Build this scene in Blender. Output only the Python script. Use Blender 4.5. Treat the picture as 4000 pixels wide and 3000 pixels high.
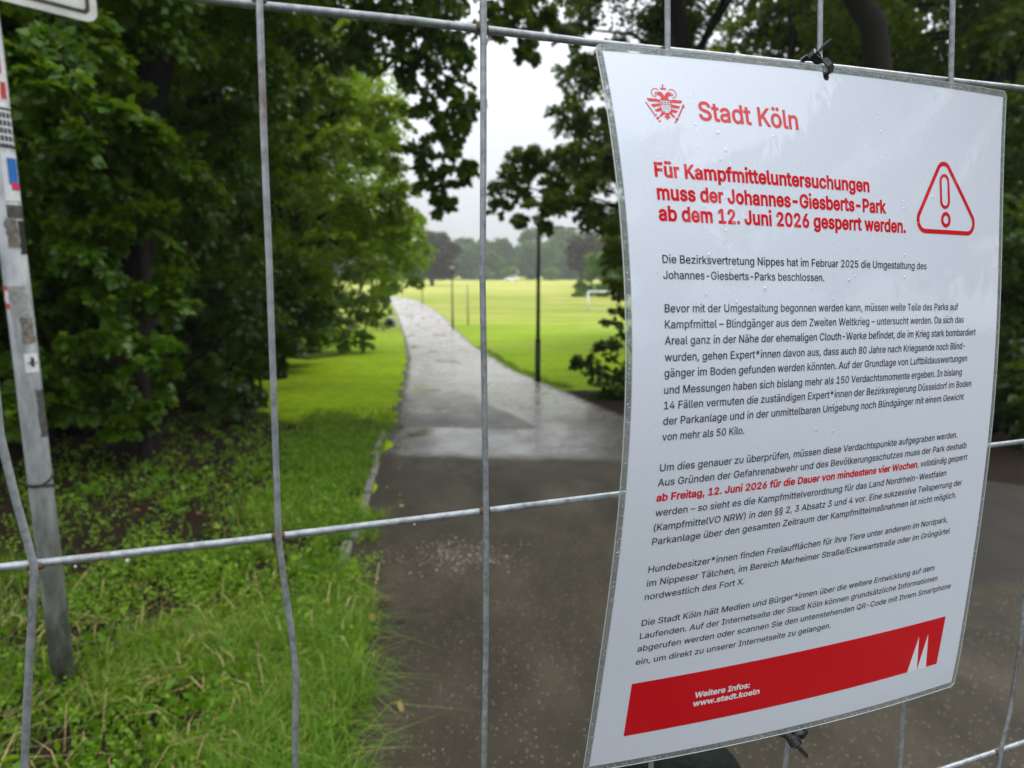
import bpy, bmesh, math, random
import numpy as np
from mathutils import Vector, Matrix
from mathutils.geometry import tessellate_polygon, delaunay_2d_cdt
for o in list(bpy.data.objects): bpy.data.objects.remove(o)
scene = bpy.context.scene
COL = scene.collection
R = math.radians
EYE = 1.45                      # eye height above the ground by the fence

# ---------------------------------------------------------------- camera, world, sun
cam_d = bpy.data.cameras.new('camera'); cam = bpy.data.objects.new('camera', cam_d); COL.objects.link(cam)
cam_d.sensor_width = 36; cam_d.lens = 24.0; cam_d.clip_start = .02; cam_d.clip_end = 3000
cam.location = (0, 0, EYE); cam.rotation_euler = (R(90) - .165266, 0, 0)
cam_d.dof.use_dof = True; cam_d.dof.focus_distance = .44; cam_d.dof.aperture_fstop = 9.5
scene.camera = cam
SUN_EL, SUN_AZ = R(52), R(62)
w = bpy.data.worlds.new('World'); scene.world = w; w.use_nodes = True
nt = w.node_tree; nt.nodes.clear()
N = nt.nodes.new; LK = nt.links.new
sky = N('ShaderNodeTexSky'); sky.sky_type = 'NISHITA'; sky.sun_disc = False
sky.sun_elevation = SUN_EL; sky.sun_rotation = SUN_AZ; sky.dust_density = 4; sky.air_density = 1.2
tc = N('ShaderNodeTexCoord'); sp = N('ShaderNodeSeparateXYZ'); LK(tc.outputs['Generated'], sp.inputs[0])
mr = N('ShaderNodeMapRange'); mr.inputs[1].default_value = 0; mr.inputs[2].default_value = 1
mr.inputs[3].default_value = 8.3; mr.inputs[4].default_value = 31.0      # overcast: zenith about three times the horizon
LK(sp.outputs['Z'], mr.inputs[0])
no = N('ShaderNodeTexNoise'); no.inputs['Scale'].default_value = 2.2; no.inputs['Detail'].default_value = 6
LK(tc.outputs['Generated'], no.inputs['Vector'])
m1 = N('ShaderNodeMapRange'); m1.inputs[1].default_value = .3; m1.inputs[2].default_value = .7; m1.inputs[3].default_value = .9; m1.inputs[4].default_value = 1.1
LK(no.outputs[0], m1.inputs[0])
mu = N('ShaderNodeMath'); mu.operation = 'MULTIPLY'; LK(mr.outputs[0], mu.inputs[0]); LK(m1.outputs[0], mu.inputs[1])
vm = N('ShaderNodeVectorMath'); vm.operation = 'SCALE'; vm.inputs[0].default_value = (.955, .985, 1.04); LK(mu.outputs[0], vm.inputs['Scale'])
mx = N('ShaderNodeMix'); mx.data_type = 'RGBA'; mx.inputs[0].default_value = .93
LK(sky.outputs[0], mx.inputs[6]); LK(vm.outputs[0], mx.inputs[7])
bg = N('ShaderNodeBackground'); bg.inputs[1].default_value = .1; LK(mx.outputs[2], bg.inputs[0])
ow = N('ShaderNodeOutputWorld'); LK(bg.outputs[0], ow.inputs[0])
sun_d = bpy.data.lights.new('sun', 'SUN'); sun_d.energy = 1.5; sun_d.angle = R(25); sun_d.color = (1, .97, .92)
sun = bpy.data.objects.new('sun', sun_d); COL.objects.link(sun)
# direction to the sun: over the open meadow to the right
sd = Vector((math.cos(SUN_EL) * math.sin(SUN_AZ), math.cos(SUN_EL) * math.cos(SUN_AZ), math.sin(SUN_EL)))
sun.rotation_euler = sd.to_track_quat('Z', 'Y').to_euler(); sun.location = sd * 60
scene.view_settings.view_transform = 'Standard'; scene.view_settings.look = 'None'
scene.view_settings.exposure = -.1; scene.view_settings.gamma = 1
scene.cycles.max_bounces = 8; scene.cycles.transparent_max_bounces = 12
scene.cycles.diffuse_bounces = 4; scene.cycles.volume_bounces = 0; scene.cycles.use_denoising = True
scene.cycles.caustics_reflective = False; scene.cycles.caustics_refractive = False

# ---------------------------------------------------------------- helpers
def tag(o, label=None, cat=None, group=None, kind=None):
    for k, v in (('label', label), ('category', cat), ('group', group), ('kind', kind)):
        if v: o[k] = v
    return o
def empty(name, loc=(0, 0, 0)):
    o = bpy.data.objects.new(name, None); o.location = loc; o.empty_display_size = .2; COL.objects.link(o); return o
def link(name, me, m=None, parent=None):
    o = bpy.data.objects.new(name, me); COL.objects.link(o)
    if m: me.materials.append(m)
    if parent: o.parent = parent; o.location = -parent.location
    return o
def mesh_np(name, V, T):
    """triangles from numpy arrays"""
    me = bpy.data.meshes.new(name); V = np.ascontiguousarray(V, dtype=np.float32); T = np.ascontiguousarray(T, dtype=np.int32)
    me.vertices.add(len(V)); me.vertices.foreach_set('co', V.ravel())
    k = T.shape[1]
    me.loops.add(T.size); me.loops.foreach_set('vertex_index', T.ravel())
    me.polygons.add(len(T)); me.polygons.foreach_set('loop_start', np.arange(0, T.size, k, dtype=np.int32))
    me.polygons.foreach_set('loop_total', np.full(len(T), k, dtype=np.int32))
    me.update(calc_edges=True); me.validate(); return me
class MB:
    def __init__(s): s.v = []; s.f = []
    def add(s, vs, fs):
        b = len(s.v); s.v += [tuple(q) for q in vs]; s.f += [tuple(b + i for i in f) for f in fs]
    def tube(s, pts, rad, n=8, cap=True):
        pts = [Vector(q) for q in pts]
        if not hasattr(rad, '__len__'): rad = [rad] * len(pts)
        vs = []; fs = []; x = None
        for i, q in enumerate(pts):
            t = (pts[min(i + 1, len(pts) - 1)] - pts[max(i - 1, 0)]).normalized()
            if x is None: x = t.orthogonal().normalized()
            x = (x - t * x.dot(t)).normalized(); y = t.cross(x)
            for k in range(n):
                a = 2 * math.pi * k / n; vs.append(q + (x * math.cos(a) + y * math.sin(a)) * rad[i])
        for i in range(len(pts) - 1):
            for k in range(n): fs.append((i * n + k, i * n + (k + 1) % n, (i + 1) * n + (k + 1) % n, (i + 1) * n + k))
        if cap: fs.append(tuple(range(n))[::-1]); fs.append(tuple((len(pts) - 1) * n + k for k in range(n)))
        s.add(vs, fs)
    def strip(s, pts, nrm, width, th):
        """a flat strap along pts; nrm = face normal(s)"""
        pts = [Vector(q) for q in pts]; vs = []; fs = []
        for i, q in enumerate(pts):
            t = (pts[min(i + 1, len(pts) - 1)] - pts[max(i - 1, 0)]).normalized()
            m = Vector(nrm[i] if isinstance(nrm, list) else nrm); m = (m - t * m.dot(t)).normalized(); sd_ = t.cross(m)
            for a, b in ((-1, -1), (1, -1), (1, 1), (-1, 1)): vs.append(q + sd_ * a * width / 2 + m * b * th / 2)
        for i in range(len(pts) - 1):
            for k in range(4): fs.append((i * 4 + k, i * 4 + (k + 1) % 4, i * 4 + 4 + (k + 1) % 4, i * 4 + 4 + k))
        fs.append((3, 2, 1, 0)); e_ = (len(pts) - 1) * 4; fs.append((e_, e_ + 1, e_ + 2, e_ + 3)); s.add(vs, fs)
    def box(s, c, d, ax=None):
        X, Y, Z = ax or (Vector((1, 0, 0)), Vector((0, 1, 0)), Vector((0, 0, 1))); c = Vector(c)
        vs = [c + X * (i * d[0] / 2) + Y * (j * d[1] / 2) + Z * (k * d[2] / 2) for k in (-1, 1) for i, j in ((-1, -1), (1, -1), (1, 1), (-1, 1))]
        s.add(vs, [(3, 2, 1, 0), (4, 5, 6, 7), (0, 1, 5, 4), (1, 2, 6, 5), (2, 3, 7, 6), (3, 0, 4, 7)])
    def build(s, name, m, parent=None, smooth=True, bevel=0, seg=2):
        me = bpy.data.meshes.new(name); me.from_pydata(s.v, [], s.f); me.update()
        if smooth:
            for q in me.polygons: q.use_smooth = True
        o = link(name, me, m, parent)
        if bevel:
            b = o.modifiers.new('b', 'BEVEL'); b.width = bevel; b.segments = seg; b.limit_method = 'ANGLE'
        if smooth and bevel: pass
        return o

# ---------------------------------------------------------------- materials
class M_:
    """tiny node-graph helper"""
    def __init__(s, name):
        s.m = bpy.data.materials.new(name); s.m.use_nodes = True; s.t = s.m.node_tree; s.t.nodes.clear()
        s.out = s.t.nodes.new('ShaderNodeOutputMaterial')
    def n(s, typ, **kw):
        q = s.t.nodes.new(typ)
        for k, v in kw.items(): setattr(q, k, v)
        return q
    def l(s, a, b): s.t.links.new(a, b)
    def co(s, kind='Object'): return s.n('ShaderNodeTexCoord').outputs[kind]
    def noise(s, vec, scale, detail=4, rough=.55, dist=0):
        q = s.n('ShaderNodeTexNoise'); q.inputs['Scale'].default_value = scale; q.inputs['Detail'].default_value = detail
        q.inputs['Roughness'].default_value = rough; q.inputs['Distortion'].default_value = dist
        if vec is not None: s.l(vec, q.inputs['Vector'])
        return q.outputs[0]
    def mapv(s, vec, scale=(1, 1, 1)):
        q = s.n('ShaderNodeMapping'); q.inputs['Scale'].default_value = scale; s.l(vec, q.inputs[0]); return q.outputs[0]
    def rng(s, v, a, b, c, d):
        q = s.n('ShaderNodeMapRange'); s.l(v, q.inputs[0])
        for i, x in enumerate((a, b, c, d)): q.inputs[i + 1].default_value = x
        return q.outputs[0]
    def ramp(s, v, stops):
        q = s.n('ShaderNodeValToRGB'); s.l(v, q.inputs[0]); e = q.color_ramp.elements
        while len(e) < len(stops): e.new(.5)
        for i, (p, c) in enumerate(stops): e[i].position = p; e[i].color = (*c, 1)
        return q.outputs[0]
    def mix(s, f, a, b, blend='MIX'):
        q = s.n('ShaderNodeMix', data_type='RGBA', blend_type=blend)
        for v, i in ((f, 0), (a, 6), (b, 7)):
            if isinstance(v, (int, float)): q.inputs[i].default_value = v
            elif isinstance(v, tuple): q.inputs[i].default_value = (*v, 1)
            else: s.l(v, q.inputs[i])
        return q.outputs[2]
    def math(s, op, a, b=0.):
        q = s.n('ShaderNodeMath', operation=op)
        for i, v in enumerate((a, b)):
            if isinstance(v, (int, float)): q.inputs[i].default_value = v
            else: s.l(v, q.inputs[i])
        return q.outputs[0]
    def bump(s, hgt, strength=.3, dist=.01):
        q = s.n('ShaderNodeBump'); q.inputs['Strength'].default_value = strength; q.inputs['Distance'].default_value = dist
        s.l(hgt, q.inputs['Height']); return q.outputs[0]
    def pbsdf(s, base, rough=.5, metal=0, spec=.5, nrm=None, **kw):
        q = s.n('ShaderNodeBsdfPrincipled')
        for v, k in ((base, 'Base Color'), (rough, 'Roughness'), (metal, 'Metallic'), (spec, 'Specular IOR Level')):
            if isinstance(v, (int, float)): q.inputs[k].default_value = v
            elif isinstance(v, tuple): q.inputs[k].default_value = (*v, 1)
            else: s.l(v, q.inputs[k])
        if nrm is not None: s.l(nrm, q.inputs['Normal'])
        for k, v in kw.items():
            k = k.replace('_', ' ')
            if isinstance(v, (int, float)): q.inputs[k].default_value = v
            elif isinstance(v, tuple): q.inputs[k].default_value = (*v, 1)
            else: s.l(v, q.inputs[k])
        return q
    def fin(s, sh): s.l(sh.outputs[0], s.out.inputs[0]); return s.m

def leaf_mat(name, a, b, c=None, transl=.4, rough=.42):
    g = M_(name); rnd = g.n('ShaderNodeNewGeometry').outputs['Random Per Island']
    big = g.noise(g.co(), .9, 2)
    f = g.math('ADD', g.math('MULTIPLY', rnd, .6), g.math('MULTIPLY', big, .5))
    col = g.ramp(f, [(.15, a), (.55, b), (.88, c or b)])
    P = g.pbsdf(col, rough - .04, 0, .32)
    T = g.n('ShaderNodeBsdfTranslucent'); g.l(g.mix(.5, col, (.22, .34, .006), 'MIX'), T.inputs[0])
    x = g.n('ShaderNodeMixShader'); x.inputs[0].default_value = transl; g.l(P.outputs[0], x.inputs[1]); g.l(T.outputs[0], x.inputs[2])
    return g.fin(x)
def bark_mat(name, a, b):
    g = M_(name); co = g.co(); v = g.mapv(co, (9, 9, 1.6)); nz = g.noise(v, 3, 6, .65, .4)
    return g.fin(g.pbsdf(g.ramp(nz, [(.3, a), (.7, b)]), .85, 0, .3, g.bump(nz, .8, .02)))
LEAF = dict(
    near=leaf_mat('leaf_maple', (.026, .075, .003), (.045, .12, .003), (.095, .17, .003), .35),
    lit=leaf_mat('leaf_sunlit', (.09, .19, .004), (.18, .30, .004), (.30, .38, .006), .55),  # leaf colour raised to carry the meadow-side light on these crowns
    fresh=leaf_mat('leaf_fresh', (.045, .13, .003), (.085, .20, .004), (.16, .29, .006), .45),
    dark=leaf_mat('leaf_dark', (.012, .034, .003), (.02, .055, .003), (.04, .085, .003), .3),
    olive=leaf_mat('leaf_olive', (.036, .066, .003), (.072, .112, .003), (.135, .17, .003), .42),
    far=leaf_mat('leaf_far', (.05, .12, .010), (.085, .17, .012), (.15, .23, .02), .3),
    copper=leaf_mat('leaf_copper', (.04, .022, .018), (.06, .032, .025), (.085, .045, .03), .15))
BARK = dict(dark=bark_mat('bark_dark', (.004, .003, .0022), (.011, .008, .006)), red=bark_mat('bark_reddish', (.010, .006, .0045), (.022, .013, .010)))
def simple(name, col, rough=.5, metal=0, spec=.5, nscale=40, var=.25, bump=0., **kw):
    g = M_(name); nz = g.noise(g.co(), nscale, 5)
    lo = tuple(c * (1 - var) for c in col); hi = tuple(min(1, c * (1 + var)) for c in col)
    return g.fin(g.pbsdf(g.ramp(nz, [(.3, lo), (.7, hi)]), rough, metal, spec, g.bump(nz, bump, .01) if bump else None, **kw))
def zinc(name, base, rust):
    g = M_(name); co = g.co(); v = g.mapv(co, (60, 60, 60)); nz = g.noise(v, 3, 6, .7); st = g.noise(g.mapv(co, (400, 400, 14)), 1, 4)
    c = g.ramp(nz, [(.25, tuple(x * .4 for x in base)), (.55, base), (.8, tuple(min(1, x * 1.35) for x in base))])
    c = g.mix(g.rng(g.noise(co, 16, 6, .7), .57, .68, 0, .6), c, rust)
    r = g.rng(st, .3, .7, .28, .55)
    return g.fin(g.pbsdf(c, r, .45, .5, g.bump(nz, .25, .0006)))
ZINC = zinc('galvanised_wire', (.33, .36, .38), (.16, .09, .05))

# ---------------------------------------------------------------- terrain
YK = [-900, 0, 4, 8, 14, 37, 73, 110, 1200]; ZK = [0, 0, -.1, -.36, -.86, -1.75, -2.15, -2.2, -2.2]
def zt(y): return float(np.interp(y, YK, ZK))
LX = [(-30, -1.0), (0, -.55), (1.2, -.56), (1.86, -.59), (2.43, -.66), (3.26, -.78), (4.6, -1.03), (5.87, -1.16), (7.17, -1.33), (9.99, -1.7), (14.69, -2.37), (19.69, -3.05), (29.72, -4.71), (40.84, -6.7), (52.28, -8.79), (72.48, -12.7), (87.3, -16.1), (94.3, -19), (99, -22), (106, -36)]
RX = [(-30, 30), (0, 30), (2.5, 14), (3.4, 7.0), (4.6, 4.3), (5.6, 3.1), (6.6, 1.9), (7.4, 1.62), (8.66, 1.43), (10.34, 1.18), (12.03, .96), (14.23, .59), (16.24, .06), (19.69, -.52), (24.97, -1.41), (35.3, -2.78), (47.31, -4.6), (63.32, -7.33), (79.95, -10.73), (91.56, -13.98), (97.2, -16.8), (102, -22), (109, -36)]
def lx(y): return float(np.interp(y, [a for a, b in LX], [b for a, b in LX]))
def rx(y): return float(np.interp(y, [a for a, b in RX], [b for a, b in RX]))
ys = sorted(set([-900, -500, -200, -80] + list(np.arange(-30, 0, 3.)) + list(np.round(np.arange(0, 12, .15), 2)) + list(np.round(np.arange(12, 40, .5), 2)) + list(np.arange(40, 116, 1.)) + list(np.arange(120, 420, 12.)) + [500, 700, 1000] + [a for a in YK if a > -900 and a < 1200]))
xs = sorted(set([-900, -400, -200, -120, -80, -60] + list(np.arange(-50, 50, 2.)) + list(np.round(np.arange(-8, 8, .25), 2)) + [50, 60, 80, 120, 200, 400, 900]))
Vg = np.array([(x, y, zt(y)) for y in ys for x in xs]); nx_ = len(xs)
Fg = np.array([(j * nx_ + i, j * nx_ + i + 1, (j + 1) * nx_ + i + 1, (j + 1) * nx_ + i) for j in range(len(ys) - 1) for i in range(nx_ - 1)])
me = mesh_np('ground', Vg, Fg)
# bare soil where the trees keep the grass thin, lawn elsewhere
def soil(x, y):
    s = 0.
    if x < lx(y) + .2:
        d = lx(y) - x
        s = max(s, min(1, max(0, (d + .1) / .3)) * min(1, max(0, (9.0 - y - .15 * d) / 1.2)))
        if y > 6: s = max(s, min(1, max(0, (-3.5 - .57 * (y - 9.35) - x) / .8 + .5)) * (y < 60))
    if x > rx(y) - .2 and y < 13:
        s = max(s, min(1, max(0, (12.6 - y + .3 * (x - rx(y))) / .8)))
    return s
at = me.attributes.new('soil', 'FLOAT', 'POINT'); at.data.foreach_set('value', np.array([soil(x, y) for y in ys for x in xs], dtype=np.float32))
g = M_('ground_grass_and_soil'); co = g.co()
n1 = g.noise(co, .35, 5); n2 = g.noise(co, 3.2, 6, .65); n3 = g.noise(g.mapv(co, (.05, .32, 1)), 1, 4); n4 = g.noise(co, 34, 5, .7)
gr = g.ramp(n2, [(.3, (.16, .28, .003)), (.5, (.24, .38, .003)), (.72, (.33, .43, .006))])
yy = g.n('ShaderNodeSeparateXYZ'); g.l(co, yy.inputs[0])
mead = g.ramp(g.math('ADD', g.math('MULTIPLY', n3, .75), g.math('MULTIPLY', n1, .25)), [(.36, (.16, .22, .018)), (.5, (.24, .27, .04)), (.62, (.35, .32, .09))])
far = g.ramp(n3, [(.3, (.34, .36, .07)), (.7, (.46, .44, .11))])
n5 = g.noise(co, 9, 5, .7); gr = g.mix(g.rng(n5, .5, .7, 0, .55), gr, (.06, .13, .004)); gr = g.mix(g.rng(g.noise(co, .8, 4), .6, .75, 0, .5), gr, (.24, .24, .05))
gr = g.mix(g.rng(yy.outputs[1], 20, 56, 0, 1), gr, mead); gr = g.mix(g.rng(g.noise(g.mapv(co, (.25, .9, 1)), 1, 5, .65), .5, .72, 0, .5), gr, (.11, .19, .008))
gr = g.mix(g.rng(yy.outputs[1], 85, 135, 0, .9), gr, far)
p6 = g.noise(g.mapv(co, (.10, .16, 1)), 1, 6, .62, .5); inm = g.rng(yy.outputs[1], 17, 26, 0, 1)
gr = g.mix(g.math('MULTIPLY', inm, g.rng(p6, .54, .66, 0, .5)), gr, (.33, .33, .10)); gr = g.mix(g.math('MULTIPLY', inm, g.rng(p6, .47, .38, 0, .6)), gr, (.13, .24, .012))
so = g.ramp(n4, [(.3, (.008, .006, .004)), (.55, (.020, .013, .008)), (.75, (.045, .031, .02))])
a_ = g.n('ShaderNodeAttribute', attribute_name='soil').outputs['Fac']
fac = g.rng(g.math('ADD', a_, g.math('MULTIPLY', g.math('SUBTRACT', n2, .5), 1.3)), .4, .62, 0, 1)
c = g.mix(fac, gr, so)
bm = g.math('ADD', g.math('MULTIPLY', n2, .7), g.math('MULTIPLY', n4, .3))
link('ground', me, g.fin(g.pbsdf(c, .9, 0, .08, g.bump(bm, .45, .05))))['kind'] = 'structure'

# asphalt path, with the patched and re-laid pieces as rough and smooth asphalt
pv = []; pf = []; K = 40
yp = [y for y in ys if -30 <= y <= 106]
for y in yp:
    a, b = lx(y), rx(y)
    wob = .05 * math.sin(y * 3.1) + .04 * math.sin(y * 7.7 + 1)
    for k in range(K + 1):
        t = k / K; pv.append((a + wob * (1 - t) + (b - a) * t, y, zt(y) + .006))
for j in range(len(yp) - 1):
    for k in range(K): i = j * (K + 1) + k; pf.append((i, i + 1, i + K + 2, i + K + 1))
g = M_('wet_asphalt'); co = g.co(); sx = g.n('ShaderNodeSeparateXYZ'); g.l(co, sx.inputs[0])
nb = g.noise(co, 1.3, 6, .6); nf = g.noise(co, 120, 4, .7); nm = g.noise(g.mapv(co, (1, .45, 1)), 2.6, 6, .62)
vo = g.n('ShaderNodeTexVoronoi'); vo.inputs['Scale'].default_value = 62; g.l(co, vo.inputs['Vector'])
grit = g.rng(vo.outputs['Distance'], .1, .3, 1, 0)
sel = g.n('ShaderNodeSeparateColor'); g.l(vo.outputs['Color'], sel.inputs[0])
grit = g.math('MULTIPLY', grit, g.rng(sel.outputs[0], .55, .75, 0, 1))
old = g.ramp(nm, [(.3, (.015, .012, .006)), (.5, (.031, .025, .014)), (.72, (.056, .046, .028))])
old = g.mix(g.math('MULTIPLY', grit, .9), old, (.20, .165, .13))
wing = g.math('MULTIPLY', g.rng(sx.outputs[1], 3.12, 3.2, 0, 1), g.rng(g.math('ADD', sx.outputs[0], g.math('MULTIPLY', nb, .3)), 1.7, 2.2, 0, 1))
old = g.mix(wing, old, g.mix(.65, old, (.008, .0075, .007)))
new = g.ramp(nm, [(.3, (.06, .055, .05)), (.7, (.16, .142, .127))])
sky_sheen = g.ramp(nm, [(.3, (.31, .285, .255)), (.7, (.46, .425, .39))])  # pale base colour includes the sky reflected by the wet far path
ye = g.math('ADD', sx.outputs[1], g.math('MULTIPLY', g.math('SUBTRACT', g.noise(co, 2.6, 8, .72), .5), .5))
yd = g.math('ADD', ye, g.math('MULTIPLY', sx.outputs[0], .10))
smooth_a = g.math('MULTIPLY', g.rng(yd, 5.85, 6.2, 0, 1), g.rng(yd, 7.50, 7.54, 1, 0))
# right-hand wing of smooth asphalt beside the rough patch
edge = g.math('ADD', sx.outputs[0], g.math('MULTIPLY', g.math('SUBTRACT', sx.outputs[1], 7.5), .27))
smooth_b = g.math('MULTIPLY', g.rng(yd, 7.50, 7.54, 0, 1), g.rng(g.math('ADD', edge, g.math('MULTIPLY', g.math('SUBTRACT', nb, .5), .25)), .30, .36, 0, 1))
sm = g.math('MAXIMUM', smooth_a, smooth_b)
rough_patch = g.math('MULTIPLY', g.rng(yd, 7.5, 7.54, 0, 1), g.rng(yd, 11.2, 12.2, 1, 0))
isnew = g.rng(g.math('ADD', yd, g.math('MULTIPLY', g.math('SUBTRACT', nf, .5), .35)), 5.9, 6.12, 0, 1)
col = g.mix(isnew, old, new)
col = g.mix(g.rng(ye, 8.0, 12.5, 0, 1), col, sky_sheen)
rr = g.mix(isnew, (.62, .62, .62), (.36, .36, .36))
rr = g.mix(g.math('MULTIPLY', rough_patch, .85), rr, (.55, .55, .55))
rr = g.mix(sm, rr, (.13, .13, .13))
rr = g.mix(g.rng(nm, .35, .68, .35, 0), rr, (.8, .8, .8))
pud = g.math('MULTIPLY', g.rng(g.noise(g.mapv(co, (.8, .5, 1)), 1.1, 4, .5, .4), .60, .64, 0, 1), g.rng(ye, 4.6, 6.5, 0, 1)); rr = g.mix(pud, rr, (.06, .06, .06)); sm = g.math('MAXIMUM', sm, pud)
crk = g.n('ShaderNodeTexVoronoi', feature='DISTANCE_TO_EDGE'); crk.inputs['Scale'].default_value = .55; wv = g.n('ShaderNodeVectorMath', operation='ADD'); nv = g.n('ShaderNodeTexNoise'); nv.inputs['Scale'].default_value = 3; nv.inputs['Detail'].default_value = 6; g.l(co, nv.inputs['Vector']); sv = g.n('ShaderNodeVectorMath', operation='SCALE'); sv.inputs['Scale'].default_value = .5; g.l(nv.outputs['Color'], sv.inputs[0]); g.l(co, wv.inputs[0]); g.l(sv.outputs[0], wv.inputs[1]); g.l(wv.outputs[0], crk.inputs['Vector'])
col = g.mix(g.math('MULTIPLY', g.rng(crk.outputs['Distance'], .004, .012, .8, 0), g.rng(g.noise(co, .7, 2), .48, .56, 0, 1)), col, (.008, .007, .006))
bh = g.math('ADD', nf, g.math('MULTIPLY', vo.outputs['Distance'], .6))
bs = g.n('ShaderNodeBump'); bs.inputs['Distance'].default_value = .004; g.l(bh, bs.inputs['Height']); g.l(g.math('SUBTRACT', .6, g.math('MULTIPLY', sm, .52)), bs.inputs['Strength'])
edg = g.n('ShaderNodeAttribute', attribute_name='edge').outputs['Fac']
mud = g.rng(g.math('ADD', edg, g.math('MULTIPLY', g.math('SUBTRACT', g.noise(co, 5, 5, .65), .5), .5)), .06, .16, 1, 0)
col = g.mix(g.math('MULTIPLY', mud, .9), col, g.ramp(nf, [(.3, (.012, .008, .005)), (.7, (.045, .03, .019))]))
rr = g.mix(mud, rr, (.7, .7, .7))
me = mesh_np('path', np.array(pv), np.array(pf)); at = me.attributes.new('edge', 'FLOAT', 'POINT')
at.data.foreach_set('value', np.array([min(p[0] - lx(p[1]), (rx(p[1]) - p[0]) * .8 + .04) for p in pv], dtype=np.float32))
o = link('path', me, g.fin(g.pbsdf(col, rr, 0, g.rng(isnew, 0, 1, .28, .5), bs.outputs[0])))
o['kind'] = 'structure'
# ---------------------------------------------------------------- fence panel
EV = Vector((math.sin(R(70.3)), math.cos(R(70.3)), 0)); NV = Vector((math.cos(R(70.3)), -math.sin(R(70.3)), 0)); ZV = Vector((0, 0, 1))
FO = Vector((.04018, .37851, EYE))
def fpt(s, z, n=0.): return FO + EV * s + ZV * z + NV * n           # z from eye level
fence = empty('mesh_fence', fpt(-.2, -EYE)); tag(fence, 'grey galvanised wire mesh fence panel across the path, carrying the notice', 'fence')
RODS = [(.355, 0), (.118, 0), (-.1315, 0), (-.397, 0), (-.647, 0), (-.897, 0), (-1.147, 0)]
S0, S1, ZT, ZB = -2.05, 1.45, .56, -1.33
rodw = {1: [(S0, .115), (-.159, .1163), (-.0937, .1177), (.0036, .1177), (.1677, .1205), (.2586, .1212), (.3225, .1221), (S1, .124)],
        2: [(S0, -.13), (-.2824, -.1305), (-.1883, -.1318), (-.0579, -.1319), (.0234, -.1317), (.3363, -.1292), (S1, -.128)]}
for i, (z, _) in enumerate(RODS):
    b = MB(); pl = rodw.get(i) or [(S0, z), (-.1, z), (.4, z), (S1, z)]
    b.tube([fpt(s, q, -.0034) for s, q in pl], .00195, 10); b.build('horizontal_wire', ZINC, fence)
VW = {-3: [(-.262, ZT), (-.2615, .12), (-.2705, .03), (-.2755, -.04), (-.2761, -.0699), (-.2734, -.0988), (-.2706, -.121), (-.2696, -.1305), (-.2707, -.140), (-.2779, -.1899), (-.283, -.2278), (-.281, -.4), (-.279, ZB)],
      -2: [(-.1575, ZT), (-.1608, .1173), (-.1621, .0635), (-.163, .0065), (-.1644, -.0601), (-.1661, -.1315), (-.165, -.1504), (-.1624, -.1843), (-.1614, -.2088), (-.1623, -.2188), (-.1646, -.2599), (-.166, -.4), (-.166, ZB)],
      -1: [(-.056, ZT), (-.0576, .1178), (-.058, .058), (-.0589, -.0059), (-.0583, -.0599), (-.0579, -.1319), (-.0584, -.2073), (-.0602, -.2882), (-.061, -.4), (-.061, ZB)],
      0: [(.044, ZT), (.0456, .1425), (.0466, .1195), (.05, -.1), (.0533, -.3098), (.053, -.4), (.053, ZB)],
      1: [(.146, ZT), (.1477, .1549), (.1498, .13), (.156, -.1), (.1646, -.327), (.163, -.3488), (.161, -.42), (.161, ZB)],
      2: [(.248, ZT), (.2517, .1676), (.2574, .1179), (.266, -.13), (.2723, -.3221), (.2755, -.3793), (.276, ZB)],
      3: [(.352, ZT), (.356, .118), (.378, -.1), (.391, -.22), (.3938, -.2688), (.3955, -.3003), (.3937, -.3594), (.3889, -.3934), (.3887, -.41), (.388, ZB)]}
rnd = random.Random(4)
for k in range(-20, 14):
    s = -.0 + .044 + .1028 * k
    if s < S0 + .02 or s > S1 - .02: continue
    pl = VW.get(k) or [(s, ZT)] + [(s + rnd.uniform(-.003, .003), z) for z, _ in RODS] + [(s, ZB)]
    # smooth the bends
    b = MB(); pts = [fpt(*q) for q in pl]
    fine = []
    for i in range(len(pts) - 1):
        p0 = pts[max(i - 1, 0)]; p1 = pts[i]; p2 = pts[i + 1]; p3 = pts[min(i + 2, len(pts) - 1)]
        n = 4
        for q in range(n):
            t = q / n
            lin = p1.lerp(p2, t); fine.append(lin)
    fine.append(pts[-1]); b.tube(fine, .00165, 8); b.build('vertical_wire', ZINC, fence)
g_ = simple('weld_rust', (.13, .075, .045), .8, .2, .3, 600, .5)
for k, pl in VW.items():
    for zi in (1, 2, 3):
        zz = {1: .118, 2: -.1315, 3: -.397}[zi]; s = float(np.interp(-zz, [-q[1] for q in pl], [q[0] for q in pl])); wb = MB()
        wb.tube([fpt(s - .0029, zz, -.0031), fpt(s - .001, zz, -.0028), fpt(s + .001, zz, -.0028), fpt(s + .0029, zz, -.0031)], [.0019, .00225, .00225, .0019], 8); wb.build('weld_spot', g_, fence)
hd = MB(); rq = random.Random(12)
for z, cnt in ((.118, 7), (-.1318, 10), (-.397, 6)):
    for q in range(cnt):
        s = rq.uniform(-.36, .42); r = rq.uniform(.0006, .0013); top = z - .0019; prf = [(0, .35), (-.45, .8), (-1.1, 1), (-1.7, .8), (-2.1, .35), (-2.2, .02)]
        hd.tube([fpt(s, top + r * .3 + a * r, -.0034) for a, _ in prf], [r * k for _, k in prf], 8)
HDM = M_('hanging_water'); HD_ = HDM.fin(HDM.pbsdf((.55, .58, .58), .05, 0, .7)); o = hd.build('hanging_drops', HD_, fence); o['kind'] = 'stuff'
fr = MB()
for s in (S0, S1): fr.tube([fpt(s, -1.41), fpt(s, ZT + .01)], .021, 12)
for z in (ZT, ZB): fr.tube([fpt(S0, z), fpt(S1, z)], .015, 12)
fr.build('tube_frame', ZINC, fence)
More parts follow.
